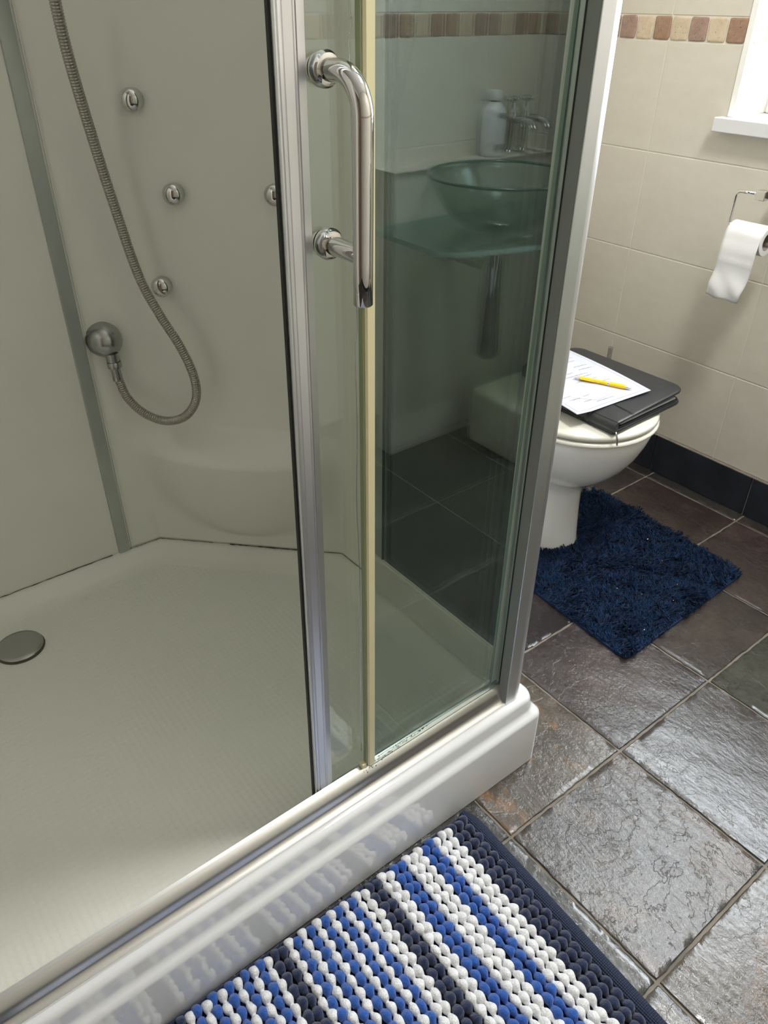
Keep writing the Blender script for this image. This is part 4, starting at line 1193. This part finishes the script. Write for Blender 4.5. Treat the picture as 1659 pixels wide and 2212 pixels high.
# woven hem down both short ends, gently domed
for xa, xb in ((-.3480, -.3225), (xend - .020, xend + .006)):
    bm = BM(); ls = []
    for k in range(31):
        y = ytop + .004 - (ytop + .004 - yl) * k / 30
        sx = .010 * (max(0, 1 - k / 1.2)) if True else 0
        w = xb - xa - sx
        sk_ = .022 * (y - ytop)
        l = [(xa, y, .001)] + [(xa + w * q / 9, y, .0035 + .0095 * math.sin(PI * (q + .8) / 10.6) ** .7) for q in range(10)] + [(xa + w, y, .001)]
        if xa < -1: l = [(xa + xb - p[0], p[1], p[2]) for p in l]
        ls.append([(p[0] + sk_, p[1], p[2]) for p in l])
    loft(bm, ls); obj('woven_hem', fixn(bm), M['hem'], bmt, autos=50, label='flat woven navy hem')
# the mat lies a hair out of line with the tray
bmt.rotation_euler = (0, 0, math.radians(-1.0))

# ================================================================== WASHBASIN CORNER (seen mirrored in the shower glass)
ledge_z = .834; LY = -.892
bm = BM(); box(bm, (.36, YF + .0012, .0), (.9495, LY, ledge_z - .004))
# boxed-in pipe duct under the ledge
WALL['wall_duct_tiles'] = struct('trim_4', bm, M['grout_wall'])
tile_wall('wall_duct_tiles', LY + .0005, 'y', 1, .36, .949, .55, rows=[(.121, .3705), (.3705, .621), (.621, ledge_z - .004)])
bm = BM(); box(bm, (.352, YF + .0012, ledge_z - .004), (.9495, LY + .010, ledge_z), .001); struct('trim_3', bm, M['wall_tile'])
CZ = .705
gs = empty('glass_counter', (.65, -.73, CZ), 'clear green glass counter shelf under the glass basin', 'counter')
ol2 = [(.28, LY + .003), (.945, LY + .003), (.945, -.60)] + [(.945 - .665 * k / 20, -.60 + .085 * math.sin(PI * k / 20)) for k in range(1, 20)] + [(.28, -.62)]
bm = BM(); extrude_poly(bm, ol2, CZ - .012, CZ)
for f in bm.faces:
    f.normal_update()
    if abs(f.normal.z) < .5: f.material_index = 1
obj('glass_shelf', bm, [M['glass_basin'], M['glass_edge']], gs, False)
bm = BM(); tube(bm, [(.40, -.64, CZ - .018), (.94, -.64, CZ - .018)], .005, n=10); obj('support_rail', bm, M['chrome'], gs)
BX, BY, BR = .560, -.700, .188
bz = empty('wash_basin', (BX, BY, CZ), 'round green glass bowl basin on the glass counter', 'wash basin')
bm = BM(); prof = []
for k in range(15):
    t = k / 14; prof.append((.045 + (BR - .045) * t ** .62, .001 + .125 * t ** 1.7))
prof += [(BR + .003, .1285), (BR + .001, .130)]
for k in range(14, -1, -1):
    t = k / 14; prof.append((max(.02, .038 + (BR - .046) * t ** .62), .009 + .119 * t ** 1.7))
lathe(bm, prof, (BX, BY, CZ + .001), n=64, cap=True)
obj('glass_bowl', bm, M['glass_basin'], bz, autos=60)
bm = BM(); tube(bm, [(BX + (BR + .002) * math.cos(2*PI*k/64), BY + (BR + .002) * math.sin(2*PI*k/64), CZ + .1315) for k in range(65)], .0038, n=8, cap=False); obj('rim', bm, M['glass_rim'], bz)
bm = BM(); lathe(bm, [(.030, .0095), (.033, .012), (.030, .016), (.012, .017), (.001, .016)], (BX, BY, CZ + .001), n=36); obj('waste', bm, M['dull_chrome'], bz)
tp = empty('bottle_trap', (BX, BY, .40), 'chrome bottle trap hanging under the glass basin', 'pipe')
bm = BM(); lathe(bm, [(.017, 0), (.017, -.04), (.034, -.042), (.035, -.33), (.028, -.345), (.001, -.347)], (BX, BY, CZ - .013), n=36); obj('trap_body', bm, M['chrome'], tp, autos=40)
bm = BM(); tube(bm, [(BX, BY, .60), (BX, -.76, .60), (BX, LY + .004, .60)], .016, n=20); obj('outlet_pipe', bm, M['chrome'], tp, autos=40)
TY = -.926
def tap(x, label):
    t = empty('pillar_tap', (x, TY, ledge_z), label, 'tap', 'pillar taps on the ledge')
    bm = BM(); lathe(bm, [(.020, .0005), (.021, .006), (.012, .010), (.0105, .075), (.017, .082), (.0185, .095), (.014, .110), (.008, .118), (.007, .130), (.013, .134), (.014, .142), (.006, .147), (.0005, .148)], (x, TY, ledge_z), n=28); obj('tap_body', bm, M['chrome'], t, autos=50)
    bm = BM(); tube(bm, [(x, TY, ledge_z + .088), (x, TY + .042, ledge_z + .092), (x, TY + .077, ledge_z + .088), (x, TY + .090, ledge_z + .070)], [.011, .0095, .0090, .0088], n=18); obj('spout', bm, M['chrome'], t, autos=60)
    bm = BM()
    tube(bm, [(x - .022, TY, ledge_z + .139), (x + .022, TY, ledge_z + .139)], .0045, n=10); tube(bm, [(x, TY - .022, ledge_z + .139), (x, TY + .022, ledge_z + .139)], .0045, n=10); obj('tap_handle', bm, M['chrome'], t)
    return t
tap(.812, 'chrome cross-head tap beside the white bottle, nearer to it'); tap(.868, 'chrome cross-head tap on the ledge, farther from the white bottle')
BTX = .738; BTY = -.9235
sb_ = empty('soap_bottle', (BTX, BTY, ledge_z), 'white plastic bottle with cap standing on the ledge behind the basin', 'bottle')
bm = BM(); lathe(bm, [(.030, .0005), (.033, .004), (.0345, .010), (.0345, .095), (.032, .112), (.025, .126), (.016, .134), (.0155, .137)], (BTX, BTY, ledge_z), n=40); obj('bottle_body', bm, M['white_paint'], sb_, autos=60)
bm = BM(); lathe(bm, [(.0135, .137), (.0135, .1405)], (BTX, BTY, ledge_z), n=24); obj('neck_ring', bm, M['black_rubber'], sb_)
bm = BM(); lathe(bm, [(.0165, .141), (.0170, .143), (.0170, .162), (.0155, .165), (.001, .1655)], (BTX, BTY, ledge_z), n=32); obj('cap', bm, M['white_paint'], sb_, autos=50)
for z_, h_, w_ in ((.020, .014, .020), (.100, .012, .014)):
    bm = BM(); box(bm, (BTX - w_, BTY + .0330, ledge_z + z_), (BTX + w_, BTY + .0352, ledge_z + z_ + h_), .0004, 1); obj('bottle_label', fixn(bm), M['alu_dark'], sb_, False)
# storage box in the corner with a black pouch on it
bx = empty('storage_box', (.80, -.70, 0), 'pale storage box in the corner below the basin with a round hole', 'box')
M['pale'] = simple('pale_cardboard', (.62, .60, .48), .6)
bm = BM(); box(bm, (.62, -.82, .0012), (.925, -.60, .19), .02, 4); obj('box_body', fixn(bm), M['pale'], bx, autos=50)
bm = BM(); lathe(bm, [(.030, 0), (.030, .0015), (.001, .0016)], (.74, -.5995, .10), n=32, mat4=aim((0, 1, 0))); obj('hand_hole', bm, M['black_rubber'], bx)
bm = BM(); box(bm, (.80, -.78, .1915), (.905, -.68, .235), .014, 3)
o = obj('pouch', fixn(bm), M['pouch'], None, True, 'small black pouch lying on the pale storage box', 'pouch', autos=50); recenter(o)
